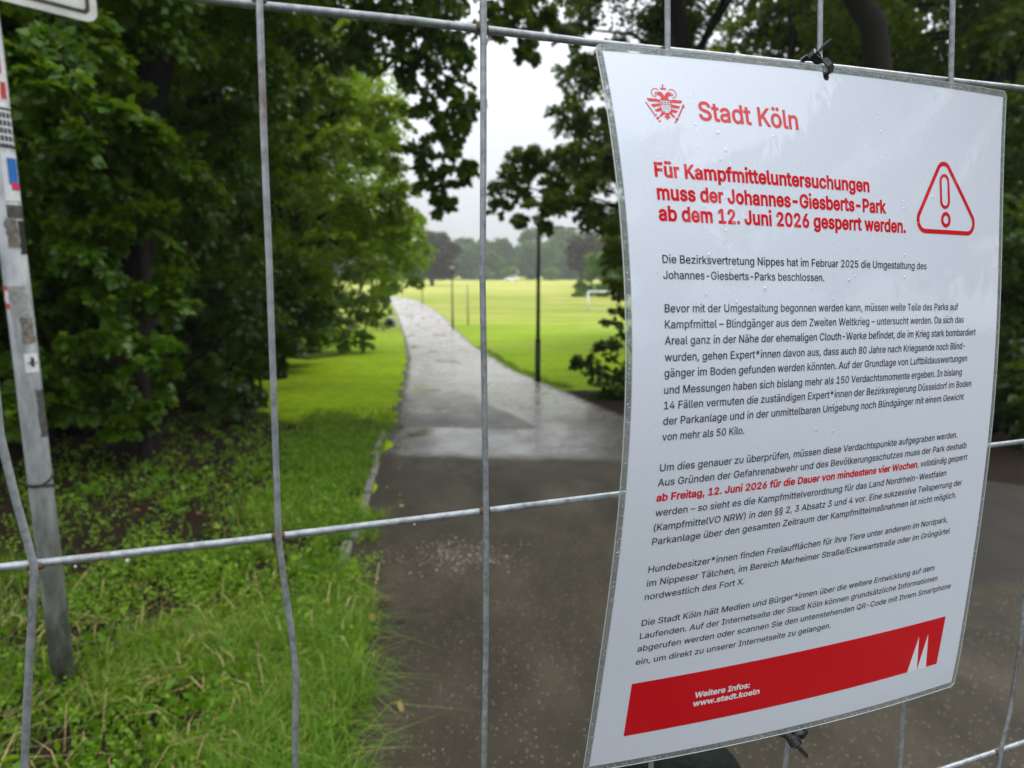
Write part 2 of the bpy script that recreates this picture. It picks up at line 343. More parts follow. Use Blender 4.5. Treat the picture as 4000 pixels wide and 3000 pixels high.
RUB = simple('concrete_block', (.2, .19, .175), .9, 0, .3, 30, .3, .4)
for s, lab in ((S0, 'grey concrete fence foot under the left end of the wire fence'), (S1, 'grey concrete fence foot under the right end of the wire fence')):
    b = MB(); b.box(fpt(s, -EYE + .068), (.22, .7, .136), (EV, NV, ZV)); o = b.build('fence_foot', RUB, None, False, .02); tag(o, lab, 'fence foot', 'fence feet')

# ---------------------------------------------------------------- notice: a laminated sheet bulging away from the fence
TH = [-2.94179, 5.43631, -2.0592, -.22111, -.89988, .44756]
PW, PH = .302964, .426
_vs = np.linspace(0, 1, 201); _th = np.polyval(TH, _vs)
_n = np.concatenate([[0], np.cumsum((np.sin(_th[1:]) + np.sin(_th[:-1])) / 2 * .005 * PH)])
_z = np.concatenate([[0], np.cumsum((np.cos(_th[1:]) + np.cos(_th[:-1])) / 2 * .005 * PH)])
Q = [-.091429, .048858, -.020287, .000708, -.000378, -.003216]; YAW, YAW2, T0, T1_, BOW = 1.221115, .027884, .0071, -.023014, .006987
PO = np.array([.042198, .372858, EYE + .114072])
def sheet(u, v):
    u = np.asarray(u, float); v = np.asarray(v, float)
    n = np.interp(v, _vs, _n); dz = np.interp(v, _vs, _z); t = 2 * v - 1
    yaw = YAW + YAW2 * v + Q[0] * (1 - t * t) + Q[1] * t * (1 - t * t); til = T0 + T1_ * v + Q[2] * (1 - t * t) + Q[3] * t * (1 - t * t)
    b = (BOW + Q[4] * t + Q[5] * (1 - t * t)) * 4 * u * (1 - u)
    X = PO[0] + PW * u * np.sin(yaw) * np.cos(til) + (n + b) * math.cos(YAW)
    Y = PO[1] + PW * u * np.cos(yaw) * np.cos(til) - (n + b) * math.sin(YAW)
    Z = PO[2] + PW * u * np.sin(til) - dz
    return np.stack([X, Y, Z], -1)
def on_sheet(u, v, lift=0.):
    u = np.clip(np.asarray(u, float), -.02, 1.02); v = np.clip(np.asarray(v, float), .0, 1.)
    P = sheet(u, v); du = sheet(u + .002, v) - sheet(u - .002, v); va = np.clip(v - .004, 0, 1); vb = np.clip(v + .004, 0, 1)
    dv = sheet(u, vb) - sheet(u, va); n = np.cross(dv, du); n /= np.linalg.norm(n, axis=-1, keepdims=True)
    s = np.sign((n * np.array([NV.x, NV.y, 0])).sum(-1, keepdims=True)); return P + n * s * np.asarray(lift).reshape(-1, 1) if np.ndim(lift) else P + n * s * lift
notice = empty('notice_poster', tuple(sheet(.5, 1.))); tag(notice, 'white laminated closure notice with red headings tied to the wire fence', 'notice')
def film(g, base, rough_in=.55):
    """print under a wet plastic film: diffuse ink with a glossy, slightly wavy coat"""
    co = g.co(); a = g.noise(g.mapv(co, (7, 7, 4)), 2.2, 4, .55, 1.3); b = g.noise(g.mapv(co, (60, 60, 30)), 1.5, 5, .6)
    hgt = g.math('ADD', a, g.math('ADD', g.math('MULTIPLY', b, .06), g.math('MULTIPLY', g.noise(g.mapv(co, (26, 26, 16)), 1, 4, .6, 1.2), .03)))
    bp = g.n('ShaderNodeBump'); bp.inputs['Distance'].default_value = .006; g.l(hgt, bp.inputs['Height']); bp.inputs['Strength'].default_value = .12
    q = g.pbsdf(base, rough_in, 0, .12); q.inputs['Coat Weight'].default_value = 1; q.inputs['Coat IOR'].default_value = 1.46
    q.inputs['Coat Roughness'].default_value = .03; g.l(bp.outputs[0], q.inputs['Coat Normal'])
    return q
g = M_('white_paper_under_film'); nz = g.noise(g.co(), 900, 3)
PAPER = g.fin(film(g, g.ramp(nz, [(.3, (.645, .70, .785)), (.7, (.70, .75, .83))])))
g = M_('red_print'); RED = g.fin(film(g, (.62, .0006, .008)))
g = M_('black_print'); BLK = g.fin(film(g, (.016, .018, .026)))
g = M_('white_print'); WHT = g.fin(film(g, (.78, .80, .84)))
# sheet with a slot for the tie at the top edge
SU, SV0, SV1, SW = .4715, .0058, .0160, .0066
us = sorted(set(list(np.linspace(.0115, .9885, 46)) + list(np.linspace(SU - .014, SU + .014, 29)))); vs_ = sorted(set(list(np.linspace(.0088, .9893, 60)) + list(np.linspace(.0088, .022, 22))))
U, V = np.meshgrid(us, vs_); P = sheet(U.ravel(), V.ravel()); nu = len(us); F = []
def inslot(u, v):
    x = (u - SU) * PW; y0, y1 = SV0 * PH, SV1 * PH; y = v * PH; yc = min(max(y, y0), y1); return x * x + (y - yc) ** 2 < (SW * PW) ** 2
for j in range(len(vs_) - 1):
    for i in range(nu - 1):
        if not inslot((us[i] + us[i + 1]) / 2, (vs_[j] + vs_[j + 1]) / 2): F.append((j * nu + i, (j + 1) * nu + i, (j + 1) * nu + i + 1, j * nu + i + 1))
me = mesh_np('paper_sheet', P, np.array(F)); me.polygons.foreach_set('use_smooth', [True] * len(me.polygons))
link('paper_sheet', me, PAPER, notice)
# clear margin of the pouch
per = []
rc = 4.2
def rrect(w, h, x0, y0, r, n):
    out = []
    for cx, cy, a0 in ((x0 + w - r, y0 + r, -90), (x0 + w - r, y0 + h - r, 0), (x0 + r, y0 + h - r, 90), (x0 + r, y0 + r, 180)):
        for k in range(7): a = R(a0 + 15 * k); out.append((cx + r * math.cos(a), cy + r * math.sin(a)))
    pts = []; m = len(out)
    for i in range(m):
        a, b = out[i], out[(i + 1) % m]; L = math.hypot(b[0] - a[0], b[1] - a[1]); k = max(1, int(L / 5))
        for q in range(k): pts.append((a[0] + (b[0] - a[0]) * q / k, a[1] + (b[1] - a[1]) * q / k))
    return pts
outer = rrect(PW * 1000, PH * 1000, 0, 0, 4.2, 7)
def clampin(p): return (min(max(p[0], .0122 * PW * 1000), .9878 * PW * 1000), min(max(p[1], .0092 * PH * 1000), .9888 * PH * 1000))
ring_v = []; m = len(outer)
for lift in (.00018, -.00018):
    for f in (0, 1, 2, 3):
        pts = []
        for p in outer:
            c = clampin(p); t = (0, .12, .55, 1)[f]; pts.append((p[0] + (c[0] - p[0]) * t, p[1] + (c[1] - p[1]) * t))
        pts = np.array(pts); lf = lift * (.5 if f == 0 else 1)
        ring_v.append(on_sheet(pts[:, 0] / (PW * 1000), pts[:, 1] / (PH * 1000), lf))
ring = np.concatenate(ring_v); rf = []
for i in range(m):
    j = (i + 1) % m
    for f in range(3):
        rf.append((f * m + i, (f + 1) * m + i, (f + 1) * m + j, f * m + j)); b_ = 4 * m
        rf.append((b_ + f * m + i, b_ + f * m + j, b_ + (f + 1) * m + j, b_ + (f + 1) * m + i))
    rf.append((i, j, 4 * m + j, 4 * m + i))
g = M_('clear_laminate'); co = g.co(); nz = g.noise(co, 350, 4, .7); n2 = g.noise(co, 60, 3)
tr = g.n('ShaderNodeBsdfTransparent'); tr.inputs[0].default_value = (.90, .93, .92, 1)
gl = g.pbsdf((.42, .45, .45), .15, 0, .5, g.bump(g.math('ADD', nz, n2), .9, .001))
x = g.n('ShaderNodeMixShader'); g.l(g.rng(nz, .45, .72, .25, .5), x.inputs[0]); g.l(tr.outputs[0], x.inputs[1]); g.l(gl.outputs[0], x.inputs[2])
LAM = g.fin(x)
me = mesh_np('laminate_margin', ring, np.array(rf)); link('laminate_margin', me, LAM, notice)
g = M_('laminate_rim'); RIM = g.fin(g.pbsdf((.5, .55, .54), .2, 0, .7))
b = MB(); q = on_sheet(np.array([p[0] for p in outer] + [outer[0][0]]) / (PW * 1000), np.array([p[1] for p in outer] + [outer[0][1]]) / (PH * 1000), 0.)
b.tube(q, .00028, 5, False); b.build('laminate_rim', RIM, notice)

# glyph outlines: advance and closed loops of x,y pairs
REG = {'(': (273, [[89,207,92,264,101,324,114,384,132,441,153,494,177,539,236,539,212,485,191,428,174,370,161,313,154,258,151,207,154,161,160,115,172,67,188,16,209,-38,236,-96,177,-96,139,-21,111,55,95,131]]),
')': (273, [[37,-96,64,-37,86,18,102,69,113,116,120,162,122,207,119,258,112,313,99,370,82,428,62,485,37,539,97,539,121,494,142,441,159,384,173,323,181,264,184,207,178,130,161,53,134,-22,97,-96]]),
'*': (453, [[201,223,206,331,114,272,89,315,186,365,89,415,114,459,206,400,201,509,250,509,246,400,337,459,362,415,266,365,362,315,337,272,246,331,250,223]]),
',': (188, [[38,-119,68,71,137,71,84,-119]]),
'-': (453, [[337,244,337,188,114,188,114,244]]),
'.': (188, [[95,-4,78,-1,63,9,53,24,50,41,53,59,63,73,78,83,95,87,113,83,128,73,138,59,141,41,138,24,128,9,113,-1]]),
'/': (249, [[235,533,71,-76,14,-76,178,533]]),
'0': (453, [[227,-7,174,1,130,24,95,62,69,113,53,178,48,254,53,330,69,395,95,447,130,484,174,508,227,516,279,508,323,484,358,447,384,395,400,330,405,254,400,178,384,113,359,62,323,24,279,1],[227,50,261,56,290,74,313,103,330,144,340,194,344,254,340,314,330,365,313,405,290,435,261,453,227,460,192,453,163,435,140,405,123,365,113,314,109,254,113,194,123,144,140,103,163,74,192,56]]),
'1': (453, [[76,0,76,55,391,55,391,0],[276,509,276,0,212,0,212,448,209,448,86,358,86,427,198,509]]),
'2': (453, [[64,0,64,47,234,229,261,257,282,282,299,305,311,327,318,348,320,371,317,397,308,419,293,436,273,449,250,457,224,460,196,457,172,447,153,433,139,413,130,390,127,362,66,362,71,405,86,442,111,473,143,496,182,511,225,516,268,511,306,497,337,474,361,445,376,411,381,372,378,345,371,318,357,290,336,259,306,223,267,180,153,60,153,57,389,57,389,0]]),
'3': (453, [[218,-7,173,-3,133,10,98,30,70,57,52,91,44,132,109,132,115,107,126,87,144,71,165,59,191,52,219,50,248,53,275,61,297,74,315,93,325,116,329,145,326,172,316,196,299,217,275,234,242,244,201,248,157,248,157,299,288,448,288,452,70,452,70,509,372,509,372,461,211,278,211,289,264,288,308,276,344,253,371,222,387,186,393,145,387,103,370,66,344,36,309,12,266,-2]]),
'4': (453, [[40,105,40,158,247,509,311,509,109,166,109,163,413,163,413,105],[282,0,282,121,282,146,282,318,343,318,343,0]]),
'5': (453, [[221,-7,178,-2,140,11,108,32,83,60,66,93,60,130,122,130,127,108,138,89,154,73,173,60,196,52,221,50,250,53,276,64,298,82,314,104,324,131,328,162,324,193,314,221,297,244,275,262,248,273,218,277,192,275,167,268,145,258,128,246,67,253,96,509,366,509,366,452,151,452,134,301,136,301,155,315,178,325,203,331,229,334,263,330,294,321,321,306,345,285,364,260,379,231,388,199,391,163,385,117,369,76,343,41,309,15,268,-1]]),
'6': (453, [[226,-7,182,-1,142,15,109,40,84,74,69,115,64,162,68,199,80,239,102,285,137,340,252,509,322,509,151,261,145,261,154,275,165,288,179,299,196,307,214,312,235,314,278,309,316,295,346,271,370,240,384,201,389,157,384,112,368,73,343,39,310,14,271,-2],[226,48,254,52,279,63,299,79,314,101,324,128,327,157,324,187,314,213,299,235,279,251,254,262,226,265,198,262,174,252,153,235,138,214,128,188,125,158,128,128,138,102,153,79,174,63,198,52]]),
'8': (453, [[226,-7,178,-2,136,11,101,33,74,62,57,96,52,135,55,166,65,195,81,220,101,241,125,256,153,265,153,267,119,282,93,308,76,342,70,380,75,417,90,450,114,477,146,498,184,511,226,516,269,511,306,498,337,477,361,450,377,417,382,380,376,342,359,308,333,282,300,267,300,265,327,256,351,241,372,220,387,195,397,166,401,135,395,96,378,62,352,33,317,11,275,-2],[226,49,258,52,285,60,307,74,323,91,333,113,337,139,333,165,322,189,305,208,283,223,256,232,226,235,196,232,169,223,147,208,130,189,119,165,115,139,119,113,129,91,145,74,167,60,195,52],[226,290,252,292,274,300,293,313,307,330,316,351,319,376,316,399,308,420,294,437,275,449,252,457,226,460,200,457,177,449,159,437,145,420,136,399,133,376,136,351,145,330,159,313,178,300,201,292]]),
':': (188, [[95,-4,78,-1,63,9,53,24,50,41,53,59,63,73,78,83,95,87,113,83,128,73,138,59,141,41,138,24,128,9,113,-1],[95,271,78,274,63,284,53,299,50,316,53,334,63,349,78,359,95,362,113,359,128,349,138,334,141,316,138,299,128,284,113,274]]),
'A': (480, [[16,0,201,509,276,509,463,0,395,0,287,302,276,334,264,372,250,420,232,478,245,478,228,419,213,371,201,333,191,302,85,0],[110,142,110,199,370,199,370,142]]),
'B': (456, [[60,0,60,509,241,509,289,504,329,491,359,469,381,442,394,410,398,374,395,344,387,320,373,301,356,286,336,275,315,267,315,262,339,257,363,245,385,227,402,203,414,173,418,136,413,100,400,67,377,39,344,18,301,4,247,0],[125,57,245,57,296,63,330,80,349,105,355,137,352,161,342,184,327,203,306,218,279,228,248,231,125,231],[125,285,238,285,265,288,288,296,308,309,323,326,333,348,336,372,330,403,313,429,283,446,240,452,125,452]]),
'C': (510, [[267,-7,205,1,150,25,104,63,70,115,48,179,40,254,48,329,70,393,104,445,150,484,205,508,267,516,305,513,340,504,373,490,402,471,427,447,448,418,463,385,473,348,408,348,401,373,389,395,375,413,357,428,337,440,315,449,292,454,267,456,223,450,184,432,150,403,125,364,109,314,103,254,109,194,125,145,151,105,184,76,223,59,267,53,292,55,315,60,337,69,357,81,375,96,389,114,401,136,408,160,473,160,463,124,448,91,428,62,402,38,373,19,341,5,305,-4]]),
'D': (502, [[219,0,96,0,96,57,215,57,272,63,318,81,354,110,379,149,394,198,399,255,394,312,379,361,354,399,320,428,275,446,221,452,93,452,93,509,225,509,294,501,353,478,399,441,433,391,455,329,462,255,455,181,433,119,398,68,351,31,291,8],[125,509,125,0,60,0,60,509]]),
'E': (419, [[60,0,60,509,372,509,372,452,125,452,125,286,355,286,355,229,125,229,125,57,375,57,375,0]]),
'F': (410, [[60,0,60,509,369,509,369,452,125,452,125,278,346,278,346,221,125,221,125,0]]),
'G': (520, [[269,-7,205,1,149,25,104,64,69,116,47,179,40,254,47,329,69,393,103,445,149,484,203,508,265,516,304,513,340,504,374,489,403,469,429,445,449,416,465,384,474,349,408,349,399,372,387,393,373,411,356,427,337,439,315,448,291,454,265,456,222,450,183,432,150,404,125,364,109,314,103,254,109,194,125,145,151,105,184,76,224,59,269,53,309,57,345,71,374,93,396,123,410,160,415,202,434,199,283,199,283,256,478,256,478,200,471,141,451,91,419,50,377,19,326,0]]),
'H': (517, [[60,0,60,509,125,509,125,289,392,289,392,509,457,509,457,0,392,0,392,232,125,232,125,0]]),
'I': (300, [[31,0,31,57,118,57,118,452,31,452,31,509,269,509,269,452,183,452,183,57,269,57,269,0]]),
'J': (396, [[185,-7,124,3,75,33,44,81,33,145,33,173,98,173,98,145,104,104,122,74,149,56,185,50,220,56,248,74,266,104,272,145,272,509,336,509,336,145,326,81,294,33,246,3]]),
'K': (467, [[104,145,104,216,122,239,139,261,157,282,174,303,193,324,212,344,364,509,448,509,231,276,228,276],[60,0,60,509,125,509,125,334,124,225,125,193,125,0],[372,0,188,259,228,309,449,0]]),
'L': (393, [[60,0,60,509,125,509,125,57,361,57,361,0]]),
'M': (628, [[60,0,60,509,152,509,277,187,282,174,287,159,293,141,299,123,305,103,311,84,317,65,322,49,307,49,312,65,318,83,324,102,330,121,336,140,342,158,348,174,352,187,476,509,568,509,568,0,504,0,504,291,504,308,504,327,505,347,505,369,506,391,506,413,507,435,507,457,513,457,505,433,498,409,490,386,482,363,474,341,467,322,461,305,456,291,342,0,286,0,170,291,165,304,159,321,152,340,145,361,137,384,129,408,121,432,112,457,119,457,119,437,120,416,120,394,121,372,121,350,122,328,122,309,122,291,122,0]]),
'N': (523, [[60,0,60,509,136,509,343,183,352,169,363,151,375,130,388,107,401,82,414,55,405,54,402,81,401,108,400,134,399,157,399,178,399,195,399,509,463,509,463,0,387,0,202,290,190,310,177,331,164,354,148,381,130,413,108,452,119,454,121,417,122,384,123,354,124,328,125,307,125,291,125,0]]),
'O': (533, [[267,-7,205,1,150,25,105,63,70,115,48,179,40,254,48,329,70,393,105,445,150,484,205,508,267,516,329,508,384,484,429,445,464,393,486,329,493,254,486,179,464,115,429,63,384,25,329,1],[267,53,310,59,349,76,383,105,408,144,425,194,430,254,425,314,408,365,383,404,349,433,310,450,267,456,223,450,184,433,151,404,125,364,109,314,103,254,109,194,125,144,151,105,184,76,223,59]]),
'P': (445, [[60,0,60,509,235,509,289,503,332,487,366,462,390,430,404,391,409,348,404,304,390,265,366,233,332,207,289,191,235,186,109,186,109,242,233,242,269,246,297,256,318,272,333,294,342,319,344,348,342,376,333,402,318,423,297,439,268,449,232,452,125,452,125,0]]),
'Q': (533, [[245,159,313,159,369,85,384,65,468,-48,401,-48,346,27,331,46],[267,-7,205,1,150,25,105,63,70,115,48,179,40,254,48,329,70,393,105,445,150,484,205,508,267,516,329,508,384,484,429,445,464,393,486,329,493,254,486,179,464,115,429,63,384,25,329,1],[267,53,310,59,349,76,383,105,408,144,425,194,430,254,425,314,408,365,383,404,349,433,310,450,267,456,223,450,184,433,151,404,125,364,109,314,103,254,109,194,125,144,151,105,184,76,223,59]]),
'R': (449, [[60,0,60,509,236,509,290,504,333,489,367,465,390,433,405,395,409,352,405,309,390,271,367,240,333,217,289,203,236,198,96,198,96,255,234,255,269,258,298,267,319,281,334,300,342,324,345,352,342,380,334,405,319,425,298,440,269,449,233,452,125,452,125,0],[353,0,230,229,303,229,428,0]]),
'S': (447, [[224,-9,172,-4,128,9,91,31,64,60,46,96,38,137,104,137,110,110,123,88,142,71,166,59,194,52,224,49,257,52,286,60,311,74,329,92,341,114,346,139,342,161,332,179,316,193,296,205,272,214,245,222,184,239,128,260,86,289,60,326,52,372,58,413,75,448,102,476,138,498,180,511,227,516,275,511,316,498,351,476,377,449,394,415,401,378,337,378,326,412,302,437,267,453,225,459,194,456,167,448,145,435,129,418,118,398,115,376,119,352,131,334,148,319,169,308,191,300,212,293,264,279,287,272,312,264,336,252,359,238,379,220,395,198,405,171,408,139,403,99,386,64,360,34,323,11,278,-4]]),
'T': (449, [[32,452,32,509,417,509,417,452,257,452,257,0,193,0,193,452]]),
'U': (517, [[259,-8,203,-2,154,15,114,43,85,80,66,124,60,173,60,509,124,509,124,178,128,144,141,113,160,87,187,68,220,56,259,52,298,56,331,68,357,87,377,113,389,144,393,178,393,509,457,509,457,173,451,124,433,80,403,43,363,15,315,-2]]),
'V': (480, [[204,0,16,509,84,509,192,206,203,176,215,137,230,89,248,31,235,31,252,90,267,138,279,176,290,206,395,509,463,509,278,0]]),
'W': (686, [[155,0,16,509,82,509,163,196,170,171,175,145,181,120,187,94,192,67,197,40,189,40,194,67,200,94,205,120,211,145,218,171,224,196,306,509,380,509,462,196,468,171,474,145,480,120,486,94,492,67,497,40,488,40,493,67,499,94,504,120,510,145,517,171,523,196,603,509,670,509,530,0,455,0,368,323,359,356,351,391,344,431,336,475,350,475,342,433,335,395,327,359,318,323,230,0]]),
'X': (474, [[18,0,217,284,217,236,29,509,104,509,178,400,192,379,204,361,214,345,223,329,233,312,243,292,232,292,243,311,252,329,261,345,272,361,284,379,298,400,374,509,446,509,259,239,259,287,456,0,382,0,292,129,279,149,268,165,259,180,250,195,241,212,230,231,244,231,235,213,225,196,216,181,206,166,195,149,182,129,91,0]]),
'Z': (438, [[42,0,42,46,273,385,289,408,306,431,323,453,341,476,348,454,317,453,285,452,254,452,223,452,40,452,40,509,397,509,397,462,169,129,152,105,134,81,116,57,97,33,90,54,121,56,152,57,183,57,214,57,399,57,399,0]]),
'a': (389, [[160,-9,126,-5,94,5,68,22,48,45,35,73,30,108,34,138,43,161,58,179,78,193,100,203,125,211,152,216,178,220,209,224,234,227,252,230,265,235,273,243,276,255,276,257,273,279,267,297,256,311,240,322,220,329,196,331,171,329,149,322,132,313,118,301,107,288,100,274,41,291,57,322,79,346,104,364,133,375,163,382,194,384,215,383,239,379,263,372,286,360,306,343,322,320,333,290,337,251,337,0,277,0,277,52,272,52,264,38,252,25,236,12,215,1,190,-6],[170,45,202,49,228,59,248,74,263,93,272,115,276,138,276,190,270,186,259,182,246,179,231,176,216,173,200,171,186,169,175,168,154,164,134,159,117,150,103,139,95,124,92,105,94,87,102,72,114,61,130,52,149,47]]),
'b': (424, [[229,-8,198,-5,172,4,153,17,138,31,127,46,118,59,112,59,112,0,53,0,53,509,114,509,114,319,118,319,127,331,137,346,152,360,171,373,197,381,229,384,274,378,313,361,345,332,370,293,385,245,390,189,385,133,370,84,346,45,313,16,274,-2],[220,47,253,51,279,66,301,88,316,117,325,151,328,189,325,227,316,261,301,290,280,311,253,325,220,330,188,325,161,312,140,291,125,263,116,229,113,189,116,150,125,115,140,86,162,65,188,51]]),
'c': (396, [[207,-8,159,-2,117,16,82,46,56,85,40,133,34,187,40,243,56,291,82,330,117,360,159,378,207,384,234,383,260,377,284,368,305,356,324,341,340,322,353,301,362,277,303,262,298,276,290,289,281,301,270,311,257,319,242,325,226,329,207,330,173,325,145,310,124,287,108,258,99,224,96,187,99,151,108,117,124,89,145,66,173,51,207,46,226,48,243,52,258,58,271,66,282,76,292,89,299,102,304,117,363,102,354,78,341,56,325,37,306,21,285,9,261,-1,235,-6]]),
'd': (424, [[195,-8,151,-2,111,16,79,45,55,84,39,133,34,189,39,245,55,293,79,332,112,361,151,378,196,384,228,381,253,373,272,360,287,346,298,331,306,319,311,319,311,509,372,509,372,0,313,0,313,59,307,59,298,46,287,31,272,17,252,4,227,-5],[205,47,236,51,263,65,284,86,299,115,309,150,312,189,309,229,300,263,284,291,263,312,237,325,205,330,172,325,145,311,124,290,108,261,99,227,96,189,99,151,109,117,124,88,145,66,172,51]]),
'e': (404, [[212,-8,161,-2,117,16,82,46,56,85,40,132,34,187,39,242,55,290,81,329,115,359,157,378,205,384,236,382,266,374,294,361,319,341,341,315,357,282,368,242,371,194,371,169,75,169,75,221,338,221,310,202,307,237,298,269,283,294,263,314,237,326,205,330,173,326,146,313,125,294,109,270,99,241,96,211,96,178,100,139,110,106,128,80,151,61,179,50,212,46,234,48,254,53,271,61,285,73,297,88,306,105,365,91,353,63,335,39,311,19,283,4,249,-5]]),
'f': (254, [[228,379,228,327,6,327,6,379],[81,0,81,432,84,461,96,486,113,505,135,519,161,527,187,530,207,529,222,527,234,524,243,521,227,468,222,470,215,472,206,473,195,474,171,470,154,460,145,443,142,419,142,0]]),
'g': (425, [[207,-151,168,-148,134,-140,105,-127,82,-110,64,-91,51,-69,101,-41,110,-53,122,-66,136,-78,154,-88,178,-95,207,-97,249,-92,282,-75,304,-47,311,-6,311,68,306,68,298,56,287,41,272,28,252,16,227,8,195,5,152,10,113,27,80,53,55,90,39,136,34,191,39,246,55,293,80,332,112,361,152,378,196,384,228,382,253,373,273,360,288,346,299,331,308,319,313,319,313,379,372,379,372,-9,367,-54,350,-90,324,-117,291,-136,251,-147],[205,59,237,63,264,75,285,95,300,121,309,154,312,193,309,231,300,264,285,291,264,312,237,325,205,330,172,325,145,312,124,290,109,262,99,229,96,193,99,155,109,123,124,96,145,76,172,63]]),
'h': (410, [[114,227,114,0,53,0,53,509,114,509,114,287,102,287,124,332,152,362,187,379,227,384,264,380,295,369,321,349,341,321,353,285,357,240,357,0,296,0,296,235,290,275,273,304,246,323,210,329,184,326,161,317,141,303,126,283,117,257]]),
'i': (167, [[53,0,53,379,114,379,114,0],[84,443,67,446,54,455,44,468,41,483,44,499,54,512,67,521,84,524,100,521,114,512,123,499,126,483,123,468,114,455,100,446]]),
'k': (381, [[110,137,110,212,121,212,284,379,360,379,184,199,177,199],[53,0,53,509,114,509,114,0],[294,0,148,186,191,229,372,0]]),
'l': (189, [[139,-2,101,3,74,20,58,47,53,84,53,509,114,509,114,99,115,77,120,62,130,54,146,52,154,52,160,53,165,53,170,54,181,3,172,1,162,-1,151,-2]]),
'm': (610, [[53,0,53,379,112,379,112,295,108,295,118,323,132,346,151,363,172,376,195,384,219,386,257,380,287,361,309,331,321,295,312,295,322,321,337,343,357,361,381,375,407,383,437,386,468,383,497,372,522,354,541,328,553,296,557,255,557,0,496,0,496,254,490,289,473,313,447,326,419,330,395,328,374,320,358,307,345,290,338,270,335,247,335,0,274,0,274,260,269,288,253,311,229,326,199,330,178,328,158,320,140,307,126,289,117,266,114,238,114,0]]),
'n': (410, [[114,227,114,0,53,0,53,379,112,379,112,287,102,287,124,332,152,362,187,379,227,384,264,380,295,369,321,349,341,321,353,285,357,240,357,0,296,0,296,235,290,275,273,304,246,323,210,329,184,326,161,317,141,303,126,283,117,257]]),
'o': (415, [[207,-8,159,-2,117,16,82,46,56,85,40,133,34,187,40,243,56,291,82,330,117,360,159,378,207,384,256,378,299,360,333,330,359,291,376,243,381,187,376,133,359,85,333,46,299,16,256,-2],[207,46,242,51,270,66,292,89,307,117,316,151,319,187,316,224,307,258,292,287,270,310,242,325,207,330,173,325,145,310,124,287,108,258,99,224,96,187,99,151,108,117,124,89,145,66,173,51]]),
'p': (424, [[53,-143,53,379,112,379,112,319,118,319,126,331,137,346,152,360,171,373,197,381,229,384,274,378,313,361,345,332,370,293,385,245,390,189,385,133,370,84,346,45,313,16,274,-2,229,-8,198,-5,173,4,153,17,138,31,127,46,118,59,114,59,114,-143],[220,47,253,51,279,66,301,88,316,117,325,151,328,189,325,227,316,261,301,290,280,311,253,325,220,330,188,325,161,312,140,291,125,263,116,229,113,189,116,150,125,115,140,86,162,65,188,51]]),
'r': (259, [[53,0,53,379,112,379,112,321,115,321,130,347,152,367,181,380,213,385,221,385,229,384,237,384,243,384,243,322,239,323,230,324,219,325,207,326,182,323,159,315,140,301,126,284,117,262,114,237,114,0]]),
's': (365, [[182,-8,145,-5,112,3,84,18,62,38,45,63,36,94,94,107,105,79,124,60,150,49,181,45,217,50,244,62,262,81,268,103,265,121,254,136,237,147,212,155,149,170,104,186,72,208,53,237,47,274,51,305,65,332,87,354,115,370,149,381,187,384,223,381,254,372,279,358,299,339,314,316,324,290,268,277,258,298,243,316,219,328,187,333,156,329,131,317,114,299,109,277,112,258,124,243,144,232,172,223,229,209,275,194,306,171,325,142,331,107,326,75,312,47,290,24,260,6,223,-5]]),
't': (227, [[204,379,204,327,6,327,6,379],[65,471,126,471,126,98,128,76,136,61,150,53,170,50,177,50,185,51,194,52,202,54,213,2,203,-1,192,-3,180,-4,168,-4,125,2,92,21,72,52,65,93]]),
'u': (410, [[182,-5,146,-1,115,11,89,31,69,59,57,95,53,139,53,379,114,379,114,144,119,105,137,75,164,56,200,50,226,53,249,62,268,77,283,97,293,122,296,153,296,379,357,379,357,0,298,0,298,92,307,92,286,47,257,17,222,0]]),
'v': (389, [[163,0,17,379,84,379,165,155,177,121,187,87,196,53,206,21,184,21,194,53,203,87,213,121,224,155,305,379,371,379,226,0]]),
'w': (567, [[138,0,23,379,87,379,133,214,143,177,154,137,165,91,175,41,165,41,175,90,186,135,196,176,206,214,252,379,316,379,362,214,371,176,382,136,392,91,402,41,391,41,402,90,413,135,423,176,434,214,480,379,545,379,429,0,368,0,319,172,312,198,305,225,297,252,291,280,284,309,277,338,291,338,284,309,277,280,270,252,263,225,255,198,248,172,199,0]]),
'x': (379, [[21,0,171,218,171,171,29,379,100,379,147,306,164,279,179,253,193,229,207,206,175,206,190,229,202,253,216,279,233,306,282,379,352,379,209,169,209,214,358,0,287,0,231,85,214,112,200,136,187,159,173,182,205,182,191,159,178,136,165,112,148,85,91,0]]),
'z': (380, [[42,0,42,46,254,320,254,323,48,323,48,379,333,379,333,331,126,60,126,56,339,56,339,0]]),
'§': (395, [[191,-103,155,-100,124,-90,99,-75,79,-53,65,-27,55,4,111,17,121,-11,137,-32,160,-46,192,-51,221,-47,243,-37,258,-20,263,4,261,21,254,36,245,47,234,57,221,65,210,72,113,128,93,142,75,159,60,177,49,196,43,217,40,237,43,257,50,277,61,295,76,310,95,320,117,324,118,326,99,345,84,364,76,386,73,411,82,454,108,487,148,508,199,516,249,508,286,487,313,453,330,407,278,395,266,424,251,445,231,459,201,463,172,459,150,448,136,431,132,409,134,392,140,378,150,366,161,356,174,348,186,340,282,283,303,269,321,252,335,234,346,215,352,196,354,176,352,155,344,136,333,118,317,104,299,94,278,89,277,87,291,75,303,62,312,48,318,34,322,18,323,2,319,-28,306,-54,287,-75,260,-90,228,-100],[235,119,247,116,261,118,275,124,288,136,297,152,300,172,298,186,294,198,288,210,279,221,267,231,253,240,156,296,144,299,130,297,117,290,105,278,98,262,95,242,96,229,100,216,107,204,116,193,128,183,143,173]]),
